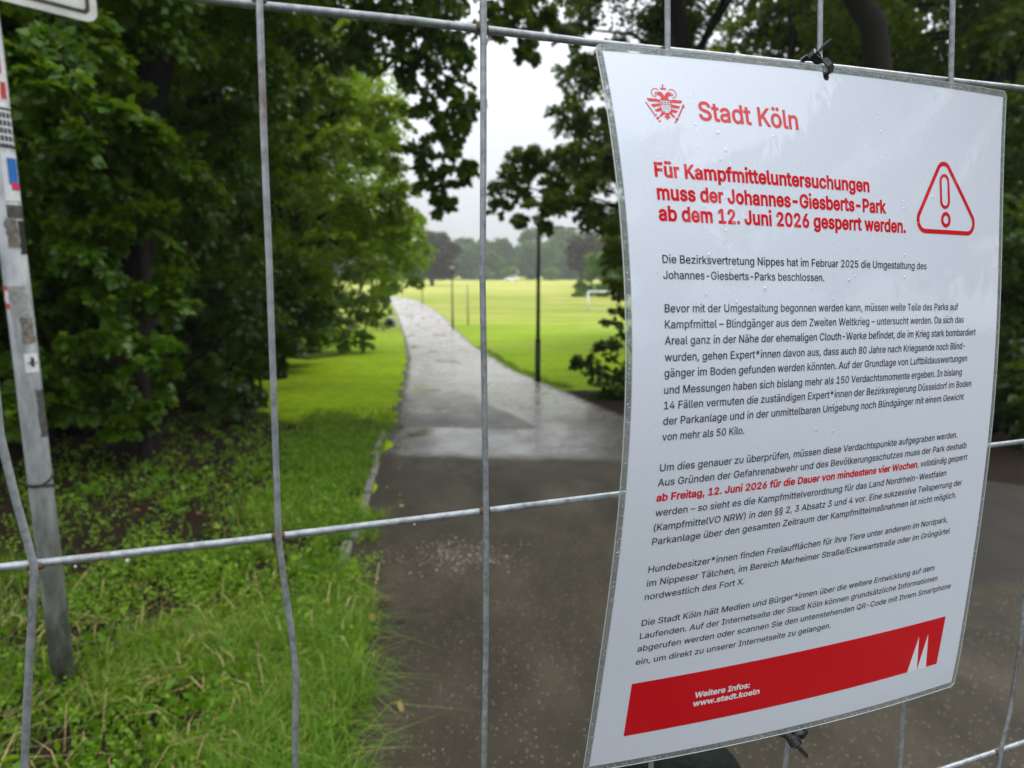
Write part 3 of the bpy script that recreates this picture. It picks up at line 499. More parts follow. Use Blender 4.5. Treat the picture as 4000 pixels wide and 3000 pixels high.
'ß': (441, [[122,362,122,0,60,0,60,362,70,429,99,477,143,506,197,516,229,512,260,503,289,486,312,463,327,432,332,393,330,370,325,351,317,335,309,322,300,310,292,299,287,287,285,272,288,256,297,241,311,228,327,215,344,202,362,188,378,171,391,152,400,129,403,100,399,69,386,42,366,21,340,6,307,-4,269,-7,237,-5,207,1,182,10,164,20,187,74,201,66,217,58,238,52,265,50,297,53,321,64,337,81,342,104,339,123,330,139,316,153,300,167,282,180,264,194,248,209,235,227,226,247,223,272,224,291,230,306,238,318,247,329,256,341,264,353,270,368,272,388,266,420,250,442,226,455,197,459,164,453,141,435,127,405]]),
'ä': (389, [[160,-9,126,-5,94,5,68,22,48,45,35,73,30,108,34,138,43,161,58,179,78,193,100,203,125,211,152,216,178,220,209,224,234,227,252,230,265,235,273,243,276,255,276,257,273,279,267,297,256,311,240,322,220,329,196,331,171,329,149,322,132,313,118,301,107,288,100,274,41,291,57,322,79,346,104,364,133,375,163,382,194,384,215,383,239,379,263,372,286,360,306,343,322,320,333,290,337,251,337,0,277,0,277,52,272,52,264,38,252,25,236,12,215,1,190,-6],[170,45,202,49,228,59,248,74,263,93,272,115,276,138,276,190,270,186,259,182,246,179,231,176,216,173,200,171,186,169,175,168,154,164,134,159,117,150,103,139,95,124,92,105,94,87,102,72,114,61,130,52,149,47],[261,443,246,446,233,455,224,468,221,483,224,499,233,512,246,520,261,523,277,520,290,512,299,499,301,483,299,468,290,455,277,446],[117,443,102,446,89,455,80,468,77,483,80,499,89,512,102,520,117,523,133,520,146,512,155,499,158,483,155,468,146,455,133,446]]),
'ö': (415, [[207,-8,159,-2,117,16,82,46,56,85,40,133,34,187,40,243,56,291,82,330,117,360,159,378,207,384,256,378,299,360,333,330,359,291,376,243,381,187,376,133,359,85,333,46,299,16,256,-2],[207,46,242,51,270,66,292,89,307,117,316,151,319,187,316,224,307,258,292,287,270,310,242,325,207,330,173,325,145,310,124,287,108,258,99,224,96,187,99,151,108,117,124,89,145,66,173,51],[279,443,264,446,251,455,242,468,239,483,242,499,251,512,264,520,279,523,295,520,308,512,317,499,320,483,317,468,308,455,295,446],[136,443,120,446,107,455,98,468,95,483,98,499,107,512,120,520,136,523,151,520,164,512,173,499,176,483,173,468,164,455,151,446]]),
'ü': (410, [[182,-5,146,-1,115,11,89,31,69,59,57,95,53,139,53,379,114,379,114,144,119,105,137,75,164,56,200,50,226,53,249,62,268,77,283,97,293,122,296,153,296,379,357,379,357,0,298,0,298,92,307,92,286,47,257,17,222,0],[277,443,261,446,248,455,239,468,236,483,239,499,248,512,261,520,277,523,292,520,305,512,314,499,317,483,314,468,305,455,292,446],[133,443,118,446,104,455,96,468,93,483,96,499,104,512,118,520,133,523,149,520,162,512,170,499,173,483,170,468,162,455,149,446]]),
'–': (350, [[350,244,350,188,0,188,0,244]]),
' ': (188, [])}
# lettering: outlines of a plain grotesque, each line fitted to its place on the sheet
_cache = {}
def winding(px, py, loops):
    w = 0
    for lp in loops:
        for (x0, y0), (x1, y1) in zip(lp, lp[1:] + lp[:1]):
            if (y0 <= py) != (y1 <= py):
                t = x0 + (py - y0) * (x1 - x0) / (y1 - y0)
                if t > px: w += 1 if y1 > y0 else -1
    return w
def grow(lp, d):
    """move a closed contour outward by d (a heavier weight)"""
    out = []; n = len(lp)
    for i in range(n):
        (ax, ay), (bx, by), (cx, cy) = lp[i - 1], lp[i], lp[(i + 1) % n]
        l1 = math.hypot(bx - ax, by - ay) or 1; l2 = math.hypot(cx - bx, cy - by) or 1
        n1 = (-(by - ay) / l1, (bx - ax) / l1); n2 = (-(cy - by) / l2, (cx - bx) / l2)
        k = max(.5, 1 + n1[0] * n2[0] + n1[1] * n2[1]); out.append((bx + (n1[0] + n2[0]) / k * d, by + (n1[1] + n2[1]) / k * d))
    return out
def glyph(weight, ch):
    k = (weight, ch)
    if k not in _cache:
        adv, s = REG[ch]; loops = [[(d[i], d[i + 1]) for i in range(0, len(d), 2)] for d in s]
        if ch in 'ijäöüÄÖÜ': loops = [[(x, y + 20 + weight * 1.1) for x, y in lp] if min(q[1] for q in lp) > 400 else lp for lp in loops]
        if weight: loops = [grow(lp, weight) for lp in loops]; adv += weight * .3
        pts = [Vector(q) for lp in loops for q in lp]; ed = []; b = 0
        for lp in loops: ed += [(b + i, b + (i + 1) % len(lp)) for i in range(len(lp))]; b += len(lp)
        flat, tri = [], []
        if pts:
            v, e, f = delaunay_2d_cdt(pts, ed, [], 0, 1e-3)[:3]; flat = [(q.x, q.y) for q in v]
            for t in f:
                c = [sum(flat[i][a] for i in t) / 3 for a in (0, 1)]
                if winding(c[0], c[1], loops): tri.append(tuple(t))
        _cache[k] = (adv, flat, tri)
    return _cache[k]
CAP = max(y for x, y in glyph(0, 'D')[1])
MED, BOLD, REGULAR = 18, 30, 9
class Ink:
    def __init__(s): s.v = []; s.f = []
    def line(s, txt, font, u0, v0, u1, v1, cap, track=1.):
        """baseline from (u0,v0) to (u1,v1) in sheet coordinates, cap height in mm"""
        x = 0; items = []; lo = hi = None
        for ch in txt:
            adv, fl, tri = glyph(font, ch)
            if fl:
                if lo is None: lo = x + min(p[0] for p in fl)
                hi = x + max(p[0] for p in fl)
            items.append((x, fl, tri)); x += adv
        sc = cap / CAP / (PH * 1000)
        for x0, fl, tri in items:
            b_ = len(s.v)
            for px, py in fl:
                t = (x0 + px - lo) / (hi - lo); s.v.append((u0 + (u1 - u0) * t, v0 + (v1 - v0) * t - py * sc))
            s.f += [tuple(b_ + i for i in t) for t in tri]
    def poly(s, loops):
        b_ = len(s.v); tri = tessellate_polygon([[Vector((x, y, 0)) for x, y in lp] for lp in loops])
        for lp in loops: s.v += [tuple(p) for p in lp]
        s.f += [tuple(b_ + i for i in t) for t in tri]
    def stroke(s, pts, w, closed=False):
        """a stroked polyline in mm on the sheet"""
        sp2 = []
        for i in range(len(pts) - (0 if closed else 1)):
            (x0, y0), (x1, y1) = pts[i], pts[(i + 1) % len(pts)]; k = max(1, int(math.hypot(x1 - x0, y1 - y0) / 2.5)); sp2 += [(x0 + (x1 - x0) * q / k, y0 + (y1 - y0) * q / k) for q in range(k)]
        pts = sp2 + ([] if closed else [pts[-1]]); n = len(pts); b_ = len(s.v)
        for i, p in enumerate(pts):
            a = pts[i - 1] if (i or closed) else pts[0]; c = pts[(i + 1) % n] if (i < n - 1 or closed) else pts[-1]
            dx, dy = c[0] - a[0], c[1] - a[1]; L = math.hypot(dx, dy) or 1; nx, ny = -dy / L * w / 2, dx / L * w / 2
            for sg in (1, -1): s.v.append(((p[0] + nx * sg) / (PW * 1000), (p[1] + ny * sg) / (PH * 1000)))
        for i in range(n if closed else n - 1): j = (i + 1) % n; s.f.append((b_ + 2 * i, b_ + 2 * i + 1, b_ + 2 * j + 1, b_ + 2 * j))
    def build(s, name, m, lift=.00012):
        a = np.array(s.v); P = on_sheet(a[:, 0], a[:, 1], lift); me = bpy.data.meshes.new(name); me.from_pydata([tuple(p) for p in P], [], s.f); me.update()
        # face the reader
        bm = bmesh.new(); bm.from_mesh(me)
        for f in bm.faces:
            f.normal_update()
            if f.normal.dot(NV) < 0: f.normal_flip()
        bm.to_mesh(me); bm.free()
        return link(name, me, m, notice)
t = Ink(); t.line('Stadt Köln', MED, .1765, .0925, .3923, .0936, 10.2); t.build('city_name', RED)
t = Ink()
t.line('Für Kampfmitteluntersuchungen', BOLD, .0735, .1692, .5629, .1698, 7.1)
t.line('muss der Johannes-Giesberts-Park', BOLD, .0736, .1970, .6083, .1973, 7.1)
t.line('ab dem 12. Juni 2026 gesperrt werden.', BOLD, .0731, .2221, .6651, .2225, 7.1)
t.build('heading_text', RED)
t = Ink(); BODY = '''Die Bezirksvertretung Nippes hat im Februar 2025 die Umgestaltung des|.0747,.2728,.7300
Johannes-Giesberts-Parks beschlossen.|.0748,.2915,.4353
Bevor mit der Umgestaltung begonnen werden kann, müssen weite Teile des Parks auf|.0757,.3307,.8401
Kampfmittel – Blindgänger aus dem Zweiten Weltkrieg – untersucht werden. Da sich das|.0756,.3496,.8620
Areal ganz in der Nähe der ehemaligen Clouth-Werke befindet, die im Krieg stark bombardiert|.0752,.3687,.9084
wurden, gehen Expert*innen davon aus, dass auch 80 Jahre nach Kriegsende noch Blind-|.0755,.3885,.8717
gänger im Boden gefunden werden könnten. Auf der Grundlage von Luftbildauswertungen|.0753,.4075,.8819
und Messungen haben sich bislang mehr als 150 Verdachtsmomente ergeben. In bislang|.0755,.4277,.8655
14 Fällen vermuten die zuständigen Expert*innen der Bezirksregierung Düsseldorf im Boden|.0764,.4466,.9039
der Parkanlage und in der unmittelbaren Umgebung noch Blindgänger mit einem Gewicht|.0764,.4659,.8796
von mehr als 50 Kilo.|.0763,.4856,.2537
Um dies genauer zu überprüfen, müssen diese Verdachtspunkte aufgegraben werden.|.0761,.5251,.8695
Aus Gründen der Gefahrenabwehr und des Bevölkerungsschutzes muss der Park deshalb|.0747,.5445,.9076
werden – so sieht es die Kampfmittelverordnung für das Land Nordrhein-Westfalen|.0755,.5852,.8451
(KampfmittelVO NRW) in den §§ 2, 3 Absatz 3 und 4 vor. Eine sukzessive Teilsperrung der|.0755,.6057,.9069
Parkanlage über den gesamten Zeitraum der Kampfmittelmaßnahmen ist nicht möglich.|.0757,.6255,.8918
Hundebesitzer*innen finden Freilaufflächen für ihre Tiere unter anderem im Nordpark,|.0753,.6659,.8722
im Nippeser Tälchen, im Bereich Merheimer Straße/Eckewartstraße oder im Grüngürtel|.0760,.6869,.8867
nordwestlich des Fort X.|.0758,.7077,.2990
Die Stadt Köln hält Medien und Bürger*innen über die weitere Entwicklung auf dem|.0772,.7488,.8509
Laufenden. Auf der Internetseite der Stadt Köln können grundsätzliche Informationen|.0777,.7698,.8672
abgerufen werden oder scannen Sie den untenstehenden QR-Code mit Ihrem Smartphone|.0768,.7908,.9202
ein, um direkt zu unserer Internetseite zu gelangen.|.0776,.8131,.5499'''
for ln in BODY.split('\n'):
    s, c = ln.split('|'); u0, v, u1 = map(float, c.split(',')); t.line(s, REGULAR, u0, v, u1, v, 4.05)
t.line(', vollständig gesperrt', REGULAR, .7432, .5642, .9148, .5639, 4.05); t.build('body_text', BLK)
t = Ink(); t.line('ab Freitag, 12. Juni 2026 für die Dauer von mindestens vier Wochen', BOLD, .0744, .5647, .7415, .5642, 4.05); t.build('closure_dates_text', RED)
# warning triangle with outlined exclamation mark
t = Ink(); tri = []
for cx, cy, a0, a1 in ((238.8, 57.9, 205, 335), (263.0, 86.6, -25, 90), (219.7, 86.6, 90, 205)):
    for k in range(9): a = R(a0 + (a1 - a0) * k / 8); tri.append((cx + 6.6 * math.cos(a), cy + 6.6 * math.sin(a)))
t.stroke(tri, 2.7, True); cap = []
for cy, a0 in ((62.4, 180), (74.2, 0)):
    for k in range(9): a = R(a0 + 22.5 * k); cap.append((239.4 + .12 * (cy - 68) / 3 + 3.9 * math.cos(a), cy + 3.9 * math.sin(a)))
t.stroke(cap, 2.1, True); t.stroke([(240.4 + 3.7 * math.cos(R(18 * k)), 85.6 + 3.7 * math.sin(R(18 * k))) for k in range(20)], 2.3, True)
t.build('warning_triangle', RED)
# city arms: two-headed eagle with shield, sword and sceptre
AF = ((6.0498e-05, -3.575e-06), (-9.588e-06, 4.147e-05), (.071533688, .041943544))
def E(p): return [(x * AF[0][0] + y * AF[1][0] + AF[2][0], x * AF[0][1] + y * AF[1][1] + AF[2][1]) for x, y in p]
def Emm(p): return [(u * PW * 1000, v * PH * 1000) for u, v in E(p)]
def circ(cx, cy, r, n=14): return [(cx + r * math.cos(2 * math.pi * k / n), cy + r * math.sin(2 * math.pi * k / n)) for k in range(n)]
arms = Ink()
eagle = [(645, 482), (560, 478), (520, 500), (470, 510), (462, 540), (485, 590), (495, 610), (530, 590), (590, 595), (640, 620), (665, 660), (668, 720), (640, 748), (575, 735), (560, 715), (225, 690), (215, 700), (255, 760), (300, 800), (620, 818), (640, 850), (600, 865), (345, 893), (390, 945), (420, 975), (470, 985), (650, 955), (668, 995), (470, 1065), (510, 1115), (560, 1135), (700, 1110), (715, 1125), (620, 1275), (655, 1310), (815, 1200), (820, 1220), (790, 1330), (810, 1340), (845, 1310), (875, 1395), (910, 1395), (930, 1330), (970, 1350), (985, 1340), (920, 1190), (940, 1195), (1115, 1345), (1140, 1310), (1010, 1135), (1140, 1180), (1195, 1165), (1228, 1110), (1015, 1045), (1020, 1000), (1230, 1040), (1270, 1025), (1300, 960), (1005, 895), (1005, 850), (1310, 870), (1350, 840), (1365, 775), (1040, 745), (985, 770), (930, 745), (905, 690), (910, 660), (950, 630), (1000, 622), (1065, 640), (1080, 600), (1060, 560), (1010, 540), (985, 515), (930, 500), (875, 495), (820, 550), (790, 600), (780, 635), (765, 600), (720, 530)]
holes = [[(490, 530), (530, 530), (565, 570), (520, 570), (495, 575)], [(985, 570), (1040, 562), (1050, 595), (1000, 605)], circ(568, 508, 14, 8), circ(962, 538, 14, 8),
         [(648, 762), (968, 785), (972, 888), (665, 872)], [(672, 900), (985, 912), (998, 1000), (990, 1080), (950, 1150), (880, 1180), (800, 1160), (730, 1100), (690, 1010)]]
arms.poly([E(eagle)] + [E(q) for q in holes])
arms.poly([E([(645, 345), (690, 355), (715, 345), (722, 295), (683, 290), (683, 270), (708, 270), (708, 240), (735, 240), (735, 270), (768, 275), (768, 295), (740, 295), (745, 340), (775, 362), (832, 350), (825, 435), (790, 420), (740, 412), (680, 425)])])
KX = .0185
arms.stroke(Emm([(585, 425), (520, 385), (455, 377), (395, 410), (365, 480), (375, 560), (420, 620), (520, 655)]), 26 * KX)
arms.stroke(Emm([(920, 445), (960, 415), (1020, 410), (1090, 440), (1145, 505), (1172, 590), (1150, 660), (1055, 695)]), 26 * KX)
arms.stroke(Emm([(180, 815), (490, 1250)]), 36 * KX); arms.stroke(Emm([(458, 1272), (548, 1218)]), 32 * KX)
arms.stroke(Emm([(1422, 905), (1243, 1315)]), 46 * KX); arms.stroke(Emm([(1352, 935), (1460, 1012)]), 30 * KX)
for c in ((575, 1335, 50), (640, 1432, 34), (1205, 1380, 52), (1157, 1467, 34)): arms.poly([E(circ(*c))])
arms.build('city_arms', RED)
t = Ink()
for x, y in ((720, 955), (778, 960), (835, 963), (890, 968), (943, 972), (760, 1030), (815, 1035), (872, 1037), (928, 1040), (798, 1110), (908, 1115)):
    t.poly([E([(x, y - 26), (x + 15, y + 8), (x + 8, y + 26), (x - 8, y + 26), (x - 14, y + 8)])])
for x, y in ((715, 820), (812, 828), (908, 832)): t.poly([E([(x - 30, y - 22), (x - 14, y - 6), (x, y - 24), (x + 14, y - 6), (x + 30, y - 20), (x + 28, y + 22), (x - 28, y + 22)])])
t.build('shield_charges', BLK)
# red footer band with two white spires
t = Ink(); nB, mB = 60, 6
for i in range(nB + 1):
    a = i / nB
    for j in range(mB + 1):
        c = j / mB; t.v.append((.0762 + (.9193 - .0762) * a + (.0001 - .0034 * a) * c, (.8456 - .0014 * a) + (.9404 - .0027 * a - .8456 + .0014 * a) * c))
for i in range(nB):
    for j in range(mB): q = i * (mB + 1) + j; t.f.append((q, q + 1, q + mB + 2, q + mB + 1))
t.build('footer_band', RED)
t = Ink(); t.poly([[(.8150, .9392), (.8356, .8713), (.8478, .9380)]]); t.poly([[(.8478, .9388), (.8663, .8706), (.8790, .9390)]])
t.build('spire_mark', WHT, .00022)
t = Ink(); t.line('Weitere Infos:', BOLD, .2240, .8915, .3567, .8925, 4.0); t.line('www.stadt.koeln', BOLD, .2231, .9070, .3841, .9078, 4.0); t.build('footer_text', WHT, .00022)

# rain drops standing on the film
rng = np.random.default_rng(7); DU = []
for u, va, vb, k in ((.085, .10, .30, 14), (.165, .05, .24, 10), (.21, .12, .40, 26), (.225, .2, .45, 16), (.33, .10, .30, 12), (.46, .24, .44, 22), (.475, .3, .5, 12), (.52, .22, .46, 20), (.66, .12, .42, 18), (.70, .2, .44, 16), (.83, .06, .12, 8), (.875, .30, .36, 6), (.80, .42, .60, 12), (.40, .30, .37, 6), (.60, .05, .16, 7)):
    for q in range(k): DU.append((u + rng.normal(0, .0016), va + (vb - va) * (q + rng.random() * .7) / k, abs(rng.normal(.00032, .00014)) + .00012))
for q in range(110): DU.append((rng.uniform(.03, .97), rng.uniform(.02, .5) , rng.uniform(.0002, .0005)))
for u, v, r in ((.21, .108, .0012), (.222, .13, .0011), (.215, .278, .0007), (.29, .302, .0011), (.168, .262, .001), (.5, .29, .0009), (.66, .285, .0009), (.225, .319, .001), (.16, .31, .0008), (.47, .455, .001), (.43, .49, .0008), (.66, .19, .0009), (.75, .17, .0009), (.49, .12, .0006)): DU.append((u, v, r))
DU = np.array(DU); dv = []; df = []
for u, v, r in DU:
    P0, P1, P2 = on_sheet([u, u + .002, u], [v, v, v + .002], 0.); ex = P1 - P0; ex /= np.linalg.norm(ex); ey = P2 - P0; ey /= np.linalg.norm(ey); n = np.cross(ex, ey); n *= np.sign(n @ np.array(NV)); b_ = len(dv)
    for k, (rr_, hh) in enumerate(((1, 0), (.88, .3), (.55, .52))):
        for a in range(10): al = a * math.pi / 5; dv.append(P0 + (ex * math.cos(al) + ey * math.sin(al) * 1.15) * r * rr_ + n * (r * hh + .0001))
    dv.append(P0 + n * (r * .6 + .0001))
    for k in range(2):
        for a in range(10): c = (a + 1) % 10; df += [(b_ + k * 10 + a, b_ + k * 10 + c, b_ + k * 10 + 10 + c), (b_ + k * 10 + a, b_ + k * 10 + 10 + c, b_ + k * 10 + 10 + a)]
    for a in range(10): df.append((b_ + 20 + a, b_ + 20 + (a + 1) % 10, b_ + 30))
g = M_('water_drop'); fz = g.n('ShaderNodeFresnel'); fz.inputs[0].default_value = 1.45
tr = g.n('ShaderNodeBsdfTransparent'); tr.inputs[0].default_value = (.95, .96, .97, 1); gs = g.n('ShaderNodeBsdfGlossy'); gs.inputs['Roughness'].default_value = .03
x = g.n('ShaderNodeMixShader'); g.l(g.math('ADD', g.math('MULTIPLY', fz.outputs[0], .55), .01), x.inputs[0]); g.l(tr.outputs[0], x.inputs[1]); g.l(gs.outputs[0], x.inputs[2]); WATER = g.fin(x)
me = mesh_np('rain_drops', np.array(dv), np.array(df)); me.polygons.foreach_set('use_smooth', [True] * len(me.polygons)); o = link('rain_drops', me, WATER, notice); o['kind'] = 'stuff'
# small drops caught in the clear margin
rng = np.random.default_rng(8); mv = []; mf = []
for q in range(260):
    side = rng.integers(0, 4); a = rng.random(); d = rng.uniform(.0008, .0032); r = rng.uniform(.00014, .00036)
    u, v = [(d / PW, a), (1 - d / PW, a), (a, 1 - d / PH), (a, d / PH)][side]
    P0, P1, P2 = on_sheet([u, u + .002, u], [min(v, .995), min(v, .995), min(v, .995) + .002], .00022); ex = P1 - P0; ex /= np.linalg.norm(ex); ey = P2 - P0; ey /= np.linalg.norm(ey); n = np.cross(ex, ey); n *= np.sign(n @ np.array(NV)); b_ = len(mv)
    for k, (rr_, hh) in enumerate(((1, 0), (.7, .5))):
        for al in range(6): mv.append(P0 + (ex * math.cos(al * 1.047) + ey * math.sin(al * 1.047)) * r * rr_ + n * r * hh)
    mv.append(P0 + n * r * .7)
    for al in range(6): c = (al + 1) % 6; mf += [(b_ + al, b_ + c, b_ + 6 + c), (b_ + al, b_ + 6 + c, b_ + 6 + al), (b_ + 6 + al, b_ + 6 + c, b_ + 12)]
g = M_('margin_droplet'); DROP2 = g.fin(g.pbsdf((.62, .65, .66), .08, 0, .9))
me = mesh_np('margin_droplets', np.array(mv), np.array(mf)); o = link('margin_droplets', me, DROP2, notice); o['kind'] = 'stuff'

# ---------------------------------------------------------------- cable ties
NYL = simple('black_nylon', (.012, .012, .014), .35, 0, .5, 200, .3)
def tie(loc, label):
    o = empty('cable_tie', loc); return tag(o, label, 'cable tie', 'black cable ties holding the notice')
T = tie(fpt(.1396, .121, .01), 'black cable tie through the slot in the top edge of the notice')
hx = (EV * .83 + ZV * -.5 + NV * .1).normalized(); hz = (NV * .75 + ZV * .55 + EV * .3).normalized(); hz = (hz - hx * hz.dot(hx)).normalized(); hy = hz.cross(hx)
hc = fpt(.1395, .1206, .0085)
b = MB(); L_, W_, t_ = .0058, .0052, .0012
for sx_ in (-1, 1): b.box(hc + hx * sx_ * (L_ / 2), (t_, W_ + t_, .0046), (hx, hy, hz))
for sy_ in (-1, 1): b.box(hc + hy * sy_ * (W_ / 2), (L_ - t_ - .0001, t_, .0044), (hx, hy, hz))
b.box(hc - hz * .0016, (L_ - t_ - .0002, W_ - t_ - .0002, .0012), (hx, hy, hz))
b.build('tie_head', NYL, T, False, .0004)
b = MB(); b.strip([fpt(.1400, .1188, .0085), fpt(.1418, .1178, .0135), fpt(.1440, .1152, .0150), fpt(.1452, .1135, .0150), fpt(.1462, .1118, .0135), fpt(.1468, .1108, .009), fpt(.1466, .113, .001), fpt(.1440, .119, -.0068), fpt(.1405, .1225, -.005), fpt(.1393, .1222, .003), fpt(.1394, .121, .0075)], NV, .0036, .0011); b.build('tie_strap', NYL, T, False)
b = MB(); b.strip([fpt(.1383, .1212, .0085), fpt(.1390, .1228, .0115), fpt(.1404, .1252, .0130), fpt(.1420, .1268, .0140), fpt(.1435, .1282, .0155)], [(NV + EV * .8).normalized()] * 5, .0032, .0011); b.build('tie_tail', NYL, T, False)
T = tie(fpt(.1523, -.3115, .01), 'black cable tie at the bottom edge of the notice with its tail sticking out')
hx = (EV * .85 + ZV * .35).normalized(); hz = (NV * .5 + ZV * -.8 + EV * .3).normalized(); hz = (hz - hx * hz.dot(hx)).normalized(); hy = hz.cross(hx); hc = fpt(.1523, -.3118, .0175)
b = MB()
for sx_ in (-1, 1): b.box(hc + hx * sx_ * .0029, (.0014, .0066, .0070), (hx, hy, hz))
for sy_ in (-1, 1): b.box(hc + hy * sy_ * .0026, (.0044, .0013, .0068), (hx, hy, hz))
b.box(hc - hz * .0022, (.0043, .0038, .0018), (hx, hy, hz)); b.build('tie_head', NYL, T, False, .0006)
b = MB(); b.strip([fpt(.1540, -.3095, .0175), fpt(.1575, -.3085, .0198), fpt(.1620, -.3070, .0186), fpt(.1632, -.3072, .012), fpt(.1632, -.312, -.003), fpt(.157, -.3165, -.004), fpt(.1515, -.3150, .006), fpt(.1520, -.3125, .0145)], [NV, NV, NV, EV, -NV, -NV, NV, NV], .0034, .0012); b.build('tie_strap', NYL, T, False)
b = MB(); b.strip([fpt(.1510, -.3112, .0175), fpt(.1540, -.3155, .0200), fpt(.1580, -.3200, .0205), fpt(.1625, -.3248, .0200)], (NV + EV * .6).normalized(), .0026, .0011); b.build('tie_tail', NYL, T, False)
# ---------------------------------------------------------------- sign post with stickers
PX, PY, PR = -1.60, 2.23, .036
PZ = zt(PY)
post = empty('sign_post', (PX, PY, PZ)); tag(post, 'grey metal sign post covered in torn stickers, standing in the grass', 'sign post')
g = M_('weathered_zinc_post'); co = g.co(); nz = g.noise(g.mapv(co, (22, 22, 7)), 1, 6, .65); sp_ = g.n('ShaderNodeSeparateXYZ'); g.l(co, sp_.inputs[0])
c = g.ramp(nz, [(.28, (.16, .17, .17)), (.5, (.33, .35, .36)), (.72, (.46, .48, .49))])
dirt = g.math('MULTIPLY', g.rng(sp_.outputs[2], .75, .05, 0, 1), g.rng(g.noise(g.mapv(co, (20, 20, 8)), 1, 5, .7), .3, .6, 0, 1))
c = g.mix(dirt, c, (.06, .05, .04))
b = MB(); b.tube([(PX, PY, PZ - .2), (PX, PY, PZ + 1), (PX, PY, 3.1)], PR, 28); b.tube([(PX, PY, 3.1), (PX, PY, 3.115)], [PR + .003, PR - .01], 28)
b.build('pole', g.fin(g.pbsdf(c, .55, .25, .5, g.bump(nz, .2, .003))), post)
A0 = math.atan2(-PY, -PX)                                  # angle on the pole that faces the path
def patch(name, m, x0, x1, z0, z1, lift=.0006, ragged=0, seed=1, label=None, par=post):
    """a curved label on the pole; x from -1 (left edge as seen from the path) to 1"""
    rr_ = random.Random(seed); n, k = 16, 8; vs = []; fs = []
    for j in range(k + 1):
        for i in range(n + 1):
            x = x0 + (x1 - x0) * i / n; z = z0 + (z1 - z0) * j / k
            if ragged and (i in (0, n)): x += rr_.uniform(-ragged, ragged)
            if ragged and (j in (0, k)): z += rr_.uniform(-ragged, ragged) * .04
            a = A0 + math.asin(max(-.999, min(.999, x))) if abs(x) < 1 else A0 + math.copysign(math.pi / 2, x) + (x - math.copysign(1, x))
            r = PR + lift; vs.append((PX + r * math.cos(a), PY + r * math.sin(a), z))
    for j in range(k):
        for i in range(n): q = j * (n + 1) + i; fs.append((q, q + 1, q + n + 2, q + n + 1))
    b = MB(); b.add(vs, fs); o = b.build(name, m, par)
    if label: o['label'] = label
    return o
W_ST = simple('sticker_white', (.62, .63, .64), .5, 0, .4, 60, .12); R_ST = simple('sticker_red', (.42, .035, .03), .5, 0, .4, 60, .2); B_ST = simple('sticker_blue', (.01, .13, .42), .45, 0, .4, 40, .1)
K_ST = simple('sticker_dark', (.025, .022, .02), .6, 0, .3, 50, .4); G_ST = simple('glue_residue', (.17, .15, .13), .8, 0, .3, 70, .5); P_ST = simple('sticker_crimson', (.5, .03, .1), .5, 0, .4, 40, .1); T_ST = simple('old_tape', (.07, .07, .065), .6, 0, .4, 60, .5)
patch('sticker', W_ST, -.9, .93, 1.966, 2.105, label='torn white sticker with red bars')
for x0, x1, z0, z1 in ((.30, .62, 2.045, 2.10), (.42, .80, 1.970, 2.02), (-.5, -.2, 1.98, 2.09)): patch('sticker_print', R_ST, x0, x1, z0, z1, .0010, .03, 3)
patch('sticker', K_ST, -.9, .98, 1.825, 1.945, .0006, .02, 5, 'dark sticker with a white spider web drawing')
for k in range(7): patch('web_thread', W_ST, -.8 + .27 * k, -.74 + .27 * k, 1.832, 1.938, .0010)
for k in range(5): patch('web_thread', W_ST, -.85, .93, 1.838 + .023 * k, 1.844 + .023 * k, .0013)
patch('sticker', W_ST, -.10, .96, 1.665, 1.812, .0006, 0, 6, 'white sticker with a blue field and a red stripe')
patch('sticker_print', B_ST, .28, .93, 1.715, 1.795, .0010); patch('sticker_print', P_ST, .42, .93, 1.698, 1.722, .0014, .02, 4)
patch('tape', T_ST, -.12, 1.05, 1.612, 1.652, .0008, .03, 7); patch('tape', K_ST, .55, 1.3, 1.50, 1.605, .0006, .06, 8)
patch('glue_residue', G_ST, -.35, .55, 1.52, 1.61, .0004, .15, 9); patch('sticker', R_ST, -1.2, -.72, 1.328, 1.400, .0008, .05, 10, 'small torn red sticker at the left edge of the pole')
patch('sticker', W_ST, -.95, -.70, 1.345, 1.385, .0012, .08, 11, 'scrap of white sticker over the red one')
patch('glue_residue', simple('paste_patch', (.27, .27, .26), .8, 0, .3, 90, .3), -.72, .62, 1.30, 1.40, .0005, .1, 12)
patch('glue_residue', G_ST, -.15, .85, 1.215, 1.30, .0004, .14, 13); patch('sticker', W_ST, -.12, .86, 1.120, 1.182, .0008, 0, 14, 'small white sticker with a black scribble')
patch('sticker_print', K_ST, .05, .80, 1.148, 1.152, .0012); patch('sticker_print', K_ST, .34, .56, 1.138, 1.168, .0015, .1, 15)
patch('tape', T_ST, .45, 1.2, .90, 1.06, .0006, .10, 16)
b = MB()
for z, t in ((.755, .02), (.730, -.01)): b.tube([(PX + (PR + .002) * math.cos(a), PY + (PR + .002) * math.sin(a), z + t * math.sin(a * 1)) for a in [k * math.pi / 12 for k in range(25)]], .0045, 6)
b.build('rubber_band', K_ST, post)
